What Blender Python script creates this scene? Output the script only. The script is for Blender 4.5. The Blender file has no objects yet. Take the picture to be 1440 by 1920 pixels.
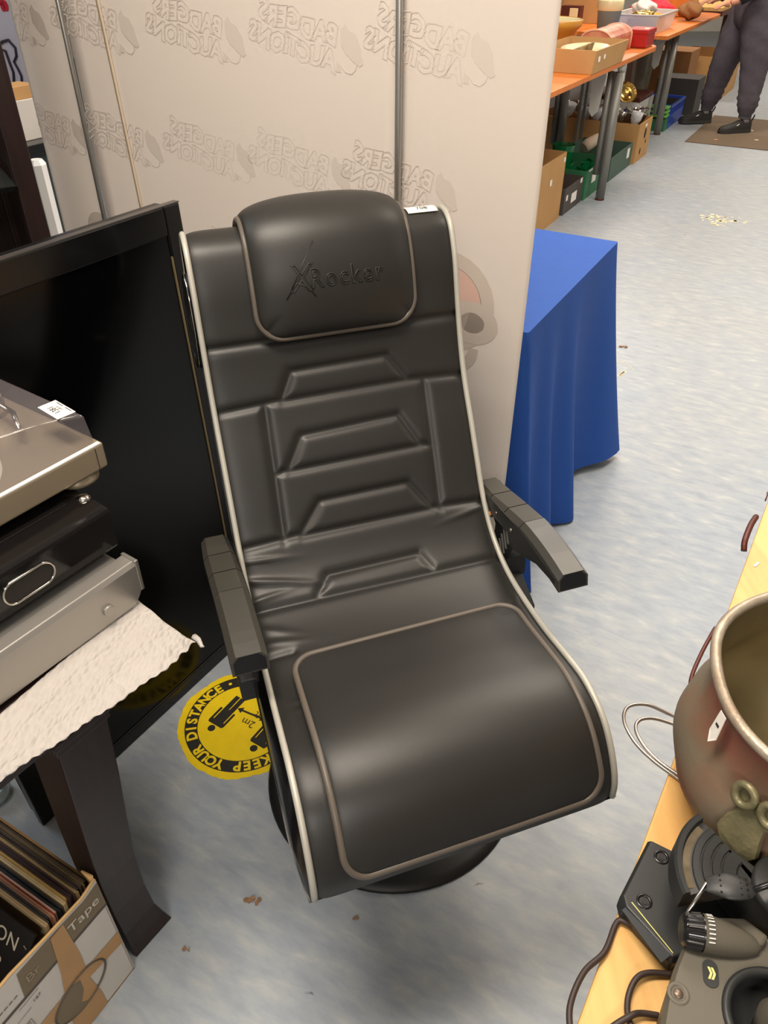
import bpy, bmesh, math, random
import numpy as np
from mathutils import Vector, Matrix, Euler
PI = math.pi
random.seed(7)
SC = bpy.context.scene
COL = SC.collection

# ---------------------------------------------------------------- camera
cam_d = bpy.data.cameras.new('camera')
cam = bpy.data.objects.new('camera', cam_d); COL.objects.link(cam)
cam.location = (0, 0, 1.5)
cam.rotation_euler = (math.radians(90 - 37.2), 0, 0)
cam_d.sensor_fit = 'VERTICAL'; cam_d.sensor_height = 24.0
cam_d.lens = 24.0 * 1442 / 1920
cam_d.clip_start = 0.02; cam_d.clip_end = 60
SC.camera = cam

# ---------------------------------------------------------------- world, exposure
wd = bpy.data.worlds.new('world'); SC.world = wd; wd.use_nodes = True
bg = wd.node_tree.nodes['Background']
bg.inputs[0].default_value = (0.9, 0.93, 1.0, 1); bg.inputs[1].default_value = 0.12
SC.view_settings.view_transform = 'Standard'
SC.view_settings.look = 'None'
SC.view_settings.gamma = 1.0
SC.view_settings.use_curve_mapping = False
SC.view_settings.exposure = 0.0

# ceiling lights: (x, y, size x, size y, watts, colour)
WARM = (1.0, 0.88, 0.74); NEUT = (1.0, 0.93, 0.86); COOL = (0.80, 0.90, 1.0)
LIGHTS = [(-0.35, 0.7, 1.2, 0.5, 62, WARM), (1.25, 2.3, 1.2, 0.5, 44, WARM),
          (-2.2, 1.6, 1.2, 0.5, 12, COOL), (0.45, 3.5, 1.2, 0.5, 60, NEUT), (2.7, 4.1, 1.2, 0.5, 40, WARM),
          (2.1, 7.0, 1.2, 0.5, 60, WARM), (4.4, 7.2, 1.2, 0.5, 55, WARM), (2.9, 10.6, 1.2, 0.5, 60, WARM),
          (-0.2, -2.2, 1.2, 0.5, 72, NEUT), (4.4, 1.6, 1.2, 0.5, 18, WARM), (5.2, 10.6, 1.2, 0.5, 55, WARM)]  # the lamp behind the camera is added to brighten the banner
CEIL = 2.9
def ceiling_lamp(i, x, y, sx, sy, w, c):
    l = bpy.data.lights.new('lamp_light', 'AREA'); l.shape = 'RECTANGLE'
    l.size = sx; l.size_y = sy; l.energy = w; l.color = c
    o = bpy.data.objects.new('lamp_light', l); o.location = (x, y, CEIL - 0.07)
    COL.objects.link(o)
for i, a in enumerate(LIGHTS): ceiling_lamp(i, *a)

# ---------------------------------------------------------------- helpers
def lin(c):
    return tuple(((v / 255) / 12.92 if v / 255 <= 0.04045 else (((v / 255) + 0.055) / 1.055) ** 2.4) for v in c)
def mat(name, rgb, rough=0.6, metal=0.0, noise=0.0, nscale=8.0, rgb2=None, bump=0.0, bscale=200.0, spec=0.5,
        trans=0.0, alpha=1.0, emit=0.0, stretch=None, ior=1.45, coat=0.0, detail=6.0):
    m = bpy.data.materials.new(name); m.use_nodes = True
    nt = m.node_tree; b = nt.nodes['Principled BSDF']
    c = lin(rgb) + (1,)
    b.inputs['Base Color'].default_value = c
    b.inputs['Roughness'].default_value = rough
    b.inputs['Metallic'].default_value = metal
    b.inputs['Specular IOR Level'].default_value = spec
    b.inputs['Transmission Weight'].default_value = trans
    b.inputs['IOR'].default_value = ior
    b.inputs['Alpha'].default_value = alpha
    b.inputs['Coat Weight'].default_value = coat
    if emit:
        b.inputs['Emission Color'].default_value = c; b.inputs['Emission Strength'].default_value = emit
    tc = nt.nodes.new('ShaderNodeTexCoord')
    mp = nt.nodes.new('ShaderNodeMapping'); nt.links.new(tc.outputs['Object'], mp.inputs[0])
    if stretch: mp.inputs['Scale'].default_value = stretch
    if noise or rgb2:
        n = nt.nodes.new('ShaderNodeTexNoise'); n.inputs['Scale'].default_value = nscale; n.inputs['Detail'].default_value = detail
        nt.links.new(mp.outputs[0], n.inputs['Vector'])
        cr = nt.nodes.new('ShaderNodeValToRGB'); nt.links.new(n.outputs[0], cr.inputs[0])
        cr.color_ramp.elements[0].position = 0.3; cr.color_ramp.elements[1].position = 0.7
        c2 = lin(rgb2) + (1,) if rgb2 else tuple(v * (1 - noise) for v in c[:3]) + (1,)
        cr.color_ramp.elements[0].color = c2; cr.color_ramp.elements[1].color = c
        nt.links.new(cr.outputs[0], b.inputs['Base Color'])
    if bump:
        n2 = nt.nodes.new('ShaderNodeTexNoise'); n2.inputs['Scale'].default_value = bscale; n2.inputs['Detail'].default_value = 3
        nt.links.new(tc.outputs['Object'], n2.inputs['Vector'])
        bp = nt.nodes.new('ShaderNodeBump'); bp.inputs['Strength'].default_value = bump; bp.inputs['Distance'].default_value = 0.002
        nt.links.new(n2.outputs[0], bp.inputs['Height']); nt.links.new(bp.outputs[0], b.inputs['Normal'])
    return m

class MB:
    """collects shapes; build() links them as ONE mesh object"""
    def __init__(s): s.v = []; s.f = []; s.sm = []
    def add(s, vs, fs, smooth=False):
        k = len(s.v); s.v += [tuple(p) for p in vs]; s.f += [tuple(i + k for i in f) for f in fs]; s.sm += [smooth] * len(fs)
        return s
    def box(s, c, d, R=None):
        x, y, z = d[0] / 2, d[1] / 2, d[2] / 2
        p = [Vector((a * x, b * y, e * z)) for a in (-1, 1) for b in (-1, 1) for e in (-1, 1)]
        if R is not None: p = [R @ q for q in p]
        p = [q + Vector(c) for q in p]
        return s.add(p, [(0, 1, 3, 2), (4, 6, 7, 5), (0, 4, 5, 1), (2, 3, 7, 6), (0, 2, 6, 4), (1, 5, 7, 3)])
    def cyl(s, a, b, r, r2=None, n=20, cap=True, smooth=True):
        a = Vector(a); b = Vector(b); r2 = r if r2 is None else r2
        t = (b - a).normalized(); u = t.orthogonal().normalized(); w = t.cross(u)
        vs = []
        for p, rr in ((a, r), (b, r2)):
            for i in range(n):
                q = 2 * PI * i / n; vs.append(p + (u * math.cos(q) + w * math.sin(q)) * rr)
        s.add(vs, [(i, (i + 1) % n, n + (i + 1) % n, n + i) for i in range(n)], smooth)
        if cap: s.add(vs[:n], [tuple(range(n))[::-1]]); s.add(vs[n:], [tuple(range(n))])
        return s
    def tube(s, pts, r, n=8, closed=False, cap=True):
        pts = [Vector(p) for p in pts]; m = len(pts)
        vs = []; u = None
        for i, p in enumerate(pts):
            if closed: t = pts[(i + 1) % m] - pts[i - 1]
            else: t = pts[min(i + 1, m - 1)] - pts[max(i - 1, 0)]
            t.normalize()
            if u is None: u = t.orthogonal().normalized()
            else:
                u = u - t * u.dot(t); u = u.normalized() if u.length > 1e-6 else t.orthogonal().normalized()
            w = t.cross(u); rr = r[i] if isinstance(r, (list, tuple)) else r
            for k in range(n):
                q = 2 * PI * k / n; vs.append(p + (u * math.cos(q) + w * math.sin(q)) * rr)
        fs = []
        for i in range(m if closed else m - 1):
            j = (i + 1) % m
            for k in range(n): fs.append((i * n + k, i * n + (k + 1) % n, j * n + (k + 1) % n, j * n + k))
        s.add(vs, fs, True)
        if cap and not closed:
            s.add(vs[:n], [tuple(range(n))[::-1]]); s.add(vs[-n:], [tuple(range(n))])
        return s
    def lathe(s, prof, c=(0, 0, 0), n=40, smooth=True, a0=0, a1=2 * PI, sx=1, sy=1):
        full = abs(a1 - a0 - 2 * PI) < 1e-6; m = n if full else n + 1
        vs = []
        for r, z in prof:
            for i in range(m):
                q = a0 + (a1 - a0) * i / n
                vs.append((c[0] + r * math.cos(q) * sx, c[1] + r * math.sin(q) * sy, c[2] + z))
        fs = []
        for j in range(len(prof) - 1):
            for i in range(n):
                i2 = (i + 1) % m
                fs.append((j * m + i, j * m + i2, (j + 1) * m + i2, (j + 1) * m + i))
        return s.add(vs, fs, smooth)
    def prism(s, poly, z0, z1, M=None, smooth=False):
        """poly in xy, extruded z0..z1, mapped by matrix M"""
        n = len(poly); vs = [Vector((x, y, z0)) for x, y in poly] + [Vector((x, y, z1)) for x, y in poly]
        if M is not None: vs = [M @ v for v in vs]
        s.add(vs, [(i, (i + 1) % n, n + (i + 1) % n, n + i) for i in range(n)], smooth)
        return s.add(vs, [tuple(range(n))[::-1], tuple(range(n, 2 * n))])
    def grid(s, fn, nu, nv, smooth=True, wrap=False):
        vs = [fn(i / (nu - 1 if not wrap else nu), j / (nv - 1)) for j in range(nv) for i in range(nu)]
        fs = []
        for j in range(nv - 1):
            for i in range(nu if wrap else nu - 1):
                i2 = (i + 1) % nu
                fs.append((j * nu + i, j * nu + i2, (j + 1) * nu + i2, (j + 1) * nu + i))
        return s.add(vs, fs, smooth)
    def build(s, name, m, parent=None, bevel=0.0, solid=0.0, seg=2):
        me = bpy.data.meshes.new(name)
        off = Vector(parent['o']) if parent is not None and 'o' in parent else Vector((0, 0, 0))
        me.from_pydata([tuple(Vector(v) - off) for v in s.v], [], s.f)
        me.polygons.foreach_set('use_smooth', s.sm); me.update()
        bm = bmesh.new(); bm.from_mesh(me)
        bmesh.ops.remove_doubles(bm, verts=bm.verts, dist=1e-5)
        bmesh.ops.recalc_face_normals(bm, faces=bm.faces); bm.to_mesh(me); bm.free()
        if m is not None: me.materials.append(m)
        o = bpy.data.objects.new(name, me); COL.objects.link(o)
        if parent is not None:
            o.parent = parent
            if 'o' in parent: o['o'] = parent['o']
        if solid:
            md = o.modifiers.new('solid', 'SOLIDIFY'); md.thickness = solid; md.offset = 0
        if bevel:
            md = o.modifiers.new('bevel', 'BEVEL'); md.width = bevel; md.segments = seg; md.limit_method = 'ANGLE'; md.angle_limit = math.radians(35)
            md.harden_normals = False
        return o
def tag(o, label=None, cat=None, group=None, kind=None):
    if label: o['label'] = label
    if cat: o['category'] = cat
    if group: o['group'] = group
    if kind: o['kind'] = kind
    return o
def thing(name, label, cat, loc, group=None):
    """Empty at the thing's base; parts are modelled in world coordinates and shifted to it"""
    o = bpy.data.objects.new(name, None); COL.objects.link(o); o.location = loc
    o.empty_display_size = 0.05
    o['o'] = list(loc)
    return tag(o, label, cat, group)
def solo(mb, name, m, label, cat, loc, group=None, **k):
    """a thing that is one mesh, with its origin at its base"""
    o = mb.build(name, m, None, **k)
    o.data.transform(Matrix.Translation(-Vector(loc))); o.location = loc
    return tag(o, label, cat, group)
def struct(mb, name, m, **k):
    return tag(mb.build(name, m, None, **k), kind='structure')
def frame(o, x, n=None):
    """matrix with local x along x, z up (or y up when n given: plane facing n)"""
    x = Vector(x).normalized()
    if n is None:
        z = Vector((0, 0, 1)); y = z.cross(x)
    else:
        z = Vector(n).normalized(); y = z.cross(x)
    M = Matrix((x, y, z)).transposed().to_4x4(); M.translation = Vector(o)
    return M
def text_geo(s, size, extrude=0.0, align='LEFT', res=3, offset=0.0, fill=True, bevel=0.0, space=1.0):
    cu = bpy.data.curves.new('t', 'FONT'); cu.body = s; cu.size = size; cu.extrude = extrude; cu.align_x = align
    cu.resolution_u = res; cu.offset = offset; cu.space_character = space
    if not fill: cu.fill_mode = 'NONE'
    cu.bevel_depth = bevel; cu.bevel_resolution = 0
    o = bpy.data.objects.new('t', cu); COL.objects.link(o)
    bpy.context.view_layer.update()
    me = bpy.data.meshes.new_from_object(o.evaluated_get(bpy.context.evaluated_depsgraph_get()))
    vs = [tuple(v.co) for v in me.vertices]; fs = [tuple(p.vertices) for p in me.polygons]
    bpy.data.objects.remove(o); bpy.data.curves.remove(cu); bpy.data.meshes.remove(me)
    return vs, fs
def put_text(mb, s, size, M, extrude=0.0003, **k):
    vs, fs = text_geo(s, size, extrude, **k)
    mb.add([M @ Vector(v) for v in vs], fs); return mb
def copy_tree(o, loc=None):
    c = o.copy(); COL.objects.link(c)
    if loc is not None: c.location = loc
    for ch in list(o.children):
        d = copy_tree(ch); d.parent = c
    return c

# room axes measured from the photograph: E1 runs away from the camera along the aisle, E2 runs to the back left
E1 = Vector((0.49, 0.872, 0)).normalized(); E2 = Vector((-0.872, 0.49, 0)).normalized()

# ---------------------------------------------------------------- materials
M = {}
M['white_wall'] = mat('painted_wall', (226, 222, 214), 0.8, noise=0.05, nscale=2)
M['ceiling'] = mat('ceiling_tile', (232, 230, 224), 0.9, noise=0.04, nscale=30)
M['banner'] = mat('banner_film', (225, 215, 205), 0.55, noise=0.03, nscale=1.5, bump=0.10, bscale=500)
def translucent(m, k):
    nt = m.node_tree; b = nt.nodes['Principled BSDF']; out = nt.nodes['Material Output']
    tr = nt.nodes.new('ShaderNodeBsdfTranslucent'); tr.inputs[0].default_value = lin((240, 236, 232)) + (1,)
    mx = nt.nodes.new('ShaderNodeMixShader'); mx.inputs[0].default_value = k
    nt.links.new(b.outputs[0], mx.inputs[1]); nt.links.new(tr.outputs[0], mx.inputs[2]); nt.links.new(mx.outputs[0], out.inputs[0])
translucent(M['banner'], 0.35)
M['print'] = mat('banner_print', (208, 197, 187), 0.55)
M['print_dark'] = mat('banner_print_dark', (197, 183, 172), 0.55)
M['emblem_grey'] = mat('emblem_grey', (200, 187, 175), 0.55)
M['emblem_pink'] = mat('emblem_pink', (212, 176, 162), 0.55)
M['alu'] = mat('brushed_aluminium', (165, 163, 158), 0.35, 0.8)
M['tan_tape'] = mat('tan_tape', (214, 194, 168), 0.6)
M['leather'] = mat('black_leatherette', (39, 38, 36), 0.41, bump=0.10, bscale=900, spec=0.5, noise=0.15, nscale=5)
M['piping_silver'] = mat('silver_piping', (176, 173, 163), 0.42, 0.15, bump=0.05)
M['piping_grey'] = mat('grey_piping', (92, 84, 76), 0.42)
M['black_gloss'] = mat('black_gloss_vinyl', (16, 16, 17), 0.18)
M['black_plastic'] = mat('black_plastic', (34, 34, 34), 0.42, bump=0.08, bscale=1500)
M['arm_plastic'] = mat('arm_plastic', (60, 58, 53), 0.34, bump=0.06, bscale=1500)
M['dark_metal'] = mat('dark_powder_coat', (16, 16, 17), 0.5)
M['tv_screen'] = mat('tv_screen', (4, 4, 5), 0.16, spec=0.28)
M['tv_bezel'] = mat('tv_bezel', (18, 18, 19), 0.22, spec=0.4)
M['tv_edge'] = mat('tv_edge', (96, 92, 90), 0.3, 0.6)
M['paper'] = mat('white_paper', (238, 234, 226), 0.7)
M['ink'] = mat('black_ink', (40, 38, 38), 0.7)
M['blue_cloth'] = mat('blue_tablecloth', (36, 80, 160), 0.75, noise=0.08, nscale=60, bump=0.15, bscale=700, spec=0.35)
M['dark_wood'] = mat('dark_stained_wood', (47, 33, 31), 0.36, rgb2=(36, 25, 24), nscale=6, stretch=(12, 12, 1))
M['pine'] = mat('pine_veneer', (222, 178, 110), 0.42, rgb2=(208, 160, 94), nscale=5, stretch=(14, 1.2, 4), bump=0.04)
M['pine_edge'] = mat('pine_edge', (196, 146, 84), 0.5, noise=0.15, nscale=20)
M['beech'] = mat('orange_beech', (214, 124, 52), 0.4, rgb2=(198, 108, 42), nscale=8, stretch=(1, 8, 1))
M['leg_grey'] = mat('grey_table_leg', (128, 128, 123), 0.42, 0.3)
M['bracket'] = mat('pale_bracket', (188, 188, 182), 0.5)
M['silver'] = mat('silver_aluminium', (172, 168, 162), 0.36, 0.75, bump=0.03, bscale=1500)
M['champagne'] = mat('champagne_plastic', (154, 140, 118), 0.38, 0.35)
M['smoke'] = mat('smoked_acrylic', (118, 112, 116), 0.05, trans=0.0, alpha=0.36, spec=0.7)
M['chrome'] = mat('chrome', (205, 200, 192), 0.15, 1.0)
M['card'] = mat('cardboard', (190, 146, 92), 0.8, noise=0.12, nscale=7, bump=0.1, bscale=300)
M['card_light'] = mat('cardboard_edge', (216, 176, 118), 0.8)
M['card_dark'] = mat('cardboard_inner', (140, 98, 58), 0.85)
M['box_white'] = mat('white_carton', (206, 200, 192), 0.7, noise=0.06, nscale=8)
M['brown_tape'] = mat('brown_parcel_tape', (182, 138, 84), 0.3, noise=0.12, nscale=14)
M['taupe'] = mat('taupe_print', (122, 107, 84), 0.6, noise=0.08, nscale=20)
M['taupe_dark'] = mat('dark_taupe_print', (84, 76, 66), 0.6)
M['glass'] = mat('clear_glass', (235, 240, 238), 0.03, trans=1.0)
M['green_glass'] = mat('green_glass', (22, 110, 62), 0.06, alpha=0.75)
M['steel'] = mat('steel_wire', (176, 166, 156), 0.28, 0.9)
M['rubber'] = mat('black_cable_rubber', (54, 42, 38), 0.5)
M['trouser'] = mat('grey_jersey', (88, 82, 90), 0.95, noise=0.15, nscale=40, bump=0.2, bscale=500, spec=0.1)
M['shoe'] = mat('black_shoe_fabric', (38, 37, 33), 0.65, noise=0.3, nscale=60)
M['sole'] = mat('black_sole', (50, 49, 46), 0.6)
M['skin'] = mat('skin', (196, 140, 112), 0.6)
M['mat_brown'] = mat('brown_doormat', (108, 92, 74), 0.95, noise=0.25, nscale=120, bump=0.4, bscale=300)
M['red'] = mat('red_tin', (172, 34, 32), 0.3)
M['red_bright'] = mat('red_fabric', (200, 24, 50), 0.6)
M['cream'] = mat('cream_ceramic', (228, 216, 170), 0.25)
M['mustard'] = mat('mustard_glaze', (196, 140, 54), 0.3)
M['clear_plastic'] = mat('clear_plastic', (214, 212, 208), 0.2, alpha=0.55)
M['milky'] = mat('milky_plastic', (206, 204, 200), 0.3, alpha=0.8)
M['blue_plastic'] = mat('blue_plastic', (38, 78, 190), 0.4)
M['lime_plastic'] = mat('lime_plastic', (120, 190, 90), 0.4)
M['green_card'] = mat('green_crate_card', (46, 112, 76), 0.6, noise=0.12, nscale=9)
M['grey_green_card'] = mat('grey_green_crate_card', (72, 96, 82), 0.6, noise=0.12, nscale=9)
M['grey_card'] = mat('grey_crate_card', (78, 72, 68), 0.6, noise=0.12, nscale=9)
M['white_gloss'] = mat('white_enamel', (228, 228, 226), 0.35)
M['ctrl_grey'] = mat('taupe_plastic_shell', (92, 87, 76), 0.48, bump=0.12, bscale=1200)
M['ctrl_black'] = mat('charcoal_plastic', (42, 43, 43), 0.42, bump=0.12, bscale=1200)
M['ctrl_gloss'] = mat('black_rim_plastic', (24, 24, 25), 0.22)
M['yellow_print'] = mat('pale_yellow_print', (222, 214, 130), 0.5)
M['copper_dark'] = mat('dark_red_metal', (86, 42, 34), 0.45, 0.3)
M['grime'] = mat('dry_crumb', (150, 116, 86), 0.9)
M['flake'] = mat('cream_flake', (236, 220, 180), 0.85)

def copper_mat():
    m = mat('tarnished_copper', (126, 92, 74), 0.6, 0.2, bump=0.25, bscale=60)
    nt = m.node_tree; b = nt.nodes['Principled BSDF']
    tc = nt.nodes.new('ShaderNodeTexCoord')
    n = nt.nodes.new('ShaderNodeTexNoise'); n.inputs['Scale'].default_value = 7; n.inputs['Detail'].default_value = 5; n.inputs['Distortion'].default_value = 0.6
    nt.links.new(tc.outputs['Object'], n.inputs['Vector'])
    cr = nt.nodes.new('ShaderNodeValToRGB'); nt.links.new(n.outputs[0], cr.inputs[0])
    e = cr.color_ramp.elements
    e[0].position = 0.36; e[0].color = lin((122, 110, 92)) + (1,)
    e[1].position = 0.72; e[1].color = lin((156, 140, 122)) + (1,)
    k = e.new(0.48); k.color = lin((128, 98, 78)) + (1,)
    k = e.new(0.56); k.color = lin((148, 92, 76)) + (1,)
    nt.links.new(cr.outputs[0], b.inputs['Base Color'])
    return m
M['copper'] = copper_mat()
M['tin'] = mat('tinned_copper_inside', (150, 134, 96), 0.5, 0.35, rgb2=(104, 92, 62), nscale=6, bump=0.2, bscale=40)
M['rim'] = mat('pot_rim_metal', (178, 170, 154), 0.42, 0.4, rgb2=(146, 126, 106), nscale=26, bump=0.5, bscale=120)
M['verdigris'] = mat('bronze_verdigris', (148, 138, 104), 0.45, 0.4, rgb2=(116, 112, 84), nscale=30, bump=0.4, bscale=150)

def floor_mat():
    m = bpy.data.materials.new('marbled_vinyl_floor'); m.use_nodes = True
    nt = m.node_tree; b = nt.nodes['Principled BSDF']; L = nt.links
    tc = nt.nodes.new('ShaderNodeTexCoord')
    m0 = nt.nodes.new('ShaderNodeMapping'); L.new(tc.outputs['Object'], m0.inputs[0]); m0.inputs['Rotation'].default_value = (0, 0, math.radians(29.3))
    mp = nt.nodes.new('ShaderNodeMapping'); L.new(m0.outputs[0], mp.inputs[0]); mp.inputs['Scale'].default_value = (1.7, 4.6, 1)
    n = nt.nodes.new('ShaderNodeTexNoise'); n.inputs['Scale'].default_value = 7.0; n.inputs['Detail'].default_value = 12; n.inputs['Roughness'].default_value = 0.62; n.inputs['Distortion'].default_value = 0.25
    L.new(mp.outputs[0], n.inputs['Vector'])
    cr = nt.nodes.new('ShaderNodeValToRGB'); L.new(n.outputs[0], cr.inputs[0])
    e = cr.color_ramp.elements
    e[0].position = 0.22; e[0].color = lin((138, 145, 153)) + (1,)
    e[1].position = 0.76; e[1].color = lin((182, 184, 183)) + (1,)
    k = e.new(0.44); k.color = lin((150, 158, 168)) + (1,)
    k = e.new(0.57); k.color = lin((160, 166, 171)) + (1,)
    # sparse dark scuffs
    n2 = nt.nodes.new('ShaderNodeTexNoise'); n2.inputs['Scale'].default_value = 16; n2.inputs['Detail'].default_value = 4
    mp2 = nt.nodes.new('ShaderNodeMapping'); L.new(tc.outputs['Object'], mp2.inputs[0]); mp2.inputs['Scale'].default_value = (1, 2.0, 1); mp2.inputs['Rotation'].default_value = (0, 0, 0.9)
    L.new(mp2.outputs[0], n2.inputs['Vector'])
    c2 = nt.nodes.new('ShaderNodeValToRGB'); L.new(n2.outputs[0], c2.inputs[0])
    c2.color_ramp.elements[0].position = 0.215; c2.color_ramp.elements[0].color = (0.25, 0.22, 0.2, 1)
    c2.color_ramp.elements[1].position = 0.27; c2.color_ramp.elements[1].color = (1, 1, 1, 1)
    # large soft warm/cool drift of the worn lino
    n3 = nt.nodes.new('ShaderNodeTexNoise'); n3.inputs['Scale'].default_value = 0.9; n3.inputs['Detail'].default_value = 2
    L.new(tc.outputs['Object'], n3.inputs['Vector'])
    c3 = nt.nodes.new('ShaderNodeValToRGB'); L.new(n3.outputs[0], c3.inputs[0])
    c3.color_ramp.elements[0].position = 0.35; c3.color_ramp.elements[0].color = (0.94, 0.97, 1, 1)
    c3.color_ramp.elements[1].position = 0.65; c3.color_ramp.elements[1].color = (1, 0.98, 0.94, 1)
    m1 = nt.nodes.new('ShaderNodeMix'); m1.data_type = 'RGBA'; m1.blend_type = 'MULTIPLY'; m1.inputs[0].default_value = 1
    L.new(cr.outputs[0], m1.inputs[6]); L.new(c2.outputs[0], m1.inputs[7])
    m2 = nt.nodes.new('ShaderNodeMix'); m2.data_type = 'RGBA'; m2.blend_type = 'MULTIPLY'; m2.inputs[0].default_value = 1
    L.new(m1.outputs[2], m2.inputs[6]); L.new(c3.outputs[0], m2.inputs[7])
    L.new(m2.outputs[2], b.inputs['Base Color'])
    b.inputs['Roughness'].default_value = 0.42
    bp = nt.nodes.new('ShaderNodeBump'); bp.inputs['Strength'].default_value = 0.04; bp.inputs['Distance'].default_value = 0.002
    L.new(n.outputs[0], bp.inputs['Height']); L.new(bp.outputs[0], b.inputs['Normal'])
    return m
M['floor'] = floor_mat()

def towel_mat():
    m = mat('paper_towel', (178, 172, 167), 0.9, noise=0.03, nscale=20, spec=0.1)
    nt = m.node_tree; b = nt.nodes['Principled BSDF']; L = nt.links
    tc = nt.nodes.new('ShaderNodeTexCoord')
    mp = nt.nodes.new('ShaderNodeMapping'); L.new(tc.outputs['Object'], mp.inputs[0]); mp.inputs['Scale'].default_value = (90, 50, 50); mp.inputs['Rotation'].default_value = (0, 0, 0.96)
    v = nt.nodes.new('ShaderNodeTexVoronoi'); v.inputs['Scale'].default_value = 1.6; L.new(mp.outputs[0], v.inputs['Vector'])
    bp = nt.nodes.new('ShaderNodeBump'); bp.inputs['Strength'].default_value = 0.9; bp.inputs['Distance'].default_value = 0.004
    L.new(v.outputs['Distance'], bp.inputs['Height']); L.new(bp.outputs[0], b.inputs['Normal'])
    return m
M['towel'] = towel_mat()

# ---------------------------------------------------------------- room shell
struct(MB().box((2.0, 6.0, -0.05), (13, 21, 0.1)), 'floor', M['floor'])
struct(MB().box((2.0, 6.0, CEIL + 0.05), (13, 21, 0.1)), 'ceiling', M['ceiling'])
struct(MB().box((-4.55, 6.0, CEIL / 2), (0.1, 21, CEIL)), 'wall_left', M['white_wall'])
struct(MB().box((8.55, 6.0, CEIL / 2), (0.1, 21, CEIL)), 'wall_right', M['white_wall'])
struct(MB().box((2.0, 16.55, CEIL / 2), (13.2, 0.1, CEIL)), 'wall_back', M['white_wall'])
struct(MB().box((2.0, -4.55, CEIL / 2), (13.2, 0.1, CEIL)), 'wall_front', M['white_wall'])
M['diffuser'] = mat('light_diffuser', (255, 248, 236), 0.6, emit=1.5)
LIGHT_SPOT = ['above the dark side table', 'above the pine table', 'far left beside the dark cabinet', 'above the floor beyond the blue tablecloth', 'above the open floor right of the stalls', 'above the near stall table',
              'above the right-hand aisle by the doormat', 'above the far wooden table', 'behind the photographer', 'far right of the pine table', 'above the far white trolley']
for i, (x, y, sx, sy, w, c) in enumerate(LIGHTS):
    t = thing('ceiling_light', 'rectangular ceiling light panel with white frame ' + LIGHT_SPOT[i], 'light', (x, y, CEIL), 'ceiling light panels')
    f = MB()
    for a, b_, cx, cy in ((sx + 0.08, 0.04, 0, sy / 2 + 0.02), (sx + 0.08, 0.04, 0, -sy / 2 - 0.02), (0.04, sy, sx / 2 + 0.02, 0), (0.04, sy, -sx / 2 - 0.02, 0)):
        f.box((x + cx, y + cy, CEIL - 0.022), (a, b_, 0.044))
    f.build('frame', M['white_gloss'], t)
    MB().box((x, y, CEIL - 0.02), (sx, sy, 0.02)).build('diffuser', M['diffuser'], t)

# ---------------------------------------------------------------- banner wall (pop-up display seen from its back)
BD = Vector((-0.858, 0.513, 0)).normalized()        # along the banner, to the left and away
BN = Vector((-0.513, -0.858, 0)).normalized()       # towards the camera
B0 = Vector((0.30, 1.558, 0))                       # foot of its right edge
def bpt(t, z, off=0): return B0 + BD * t + BN * off + Vector((0, 0, z))
BANH = 2.25
banner = thing('display_banner', 'tall white folding display banner standing behind the gaming chair, printed logos showing through', 'banner', tuple(B0))
def panel(t0, t1, nm):
    b = MB()
    def fn(u, v):
        t = t0 + (t1 - t0) * u; z = 0.02 + (BANH - 0.02) * v
        return bpt(t, z, 0.0010 * math.sin(u * PI) + 0.0006 * math.sin(z * 5 + t * 4))
    b.grid(fn, 24, 24)
    return b.build('fabric_panel', M['banner'], banner, solid=0.0012)
panel(0.0, 0.305, 'r'); panel(0.312, 1.243, 'm'); panel(1.25, 1.44, 'l')
MB().tube([bpt(0.3085, 0.0, 0.012), bpt(0.3085, BANH, 0.012)], 0.0075, n=10).build('support_pole', M['alu'], banner)
MB().tube([bpt(1.2465, 0.0, 0.010), bpt(1.2465, BANH, 0.010)], 0.006, n=10).build('support_pole', M['alu'], banner)
MB().box(bpt(0.72, 0.012, 0.0), (1.42, 0.10, 0.024), frame((0, 0, 0), BD).to_3x3()).build('foot_rail', M['alu'], banner)
b = MB(); b.grid(lambda u, v: bpt(1.09 + 0.09 * v - 0.014 * math.sin(v * 3) + 0.011 * u, 0.85 + 1.4 * v, 0.006), 2, 20)
b.build('tape_strip', M['tan_tape'], banner, solid=0.0004)
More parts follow.
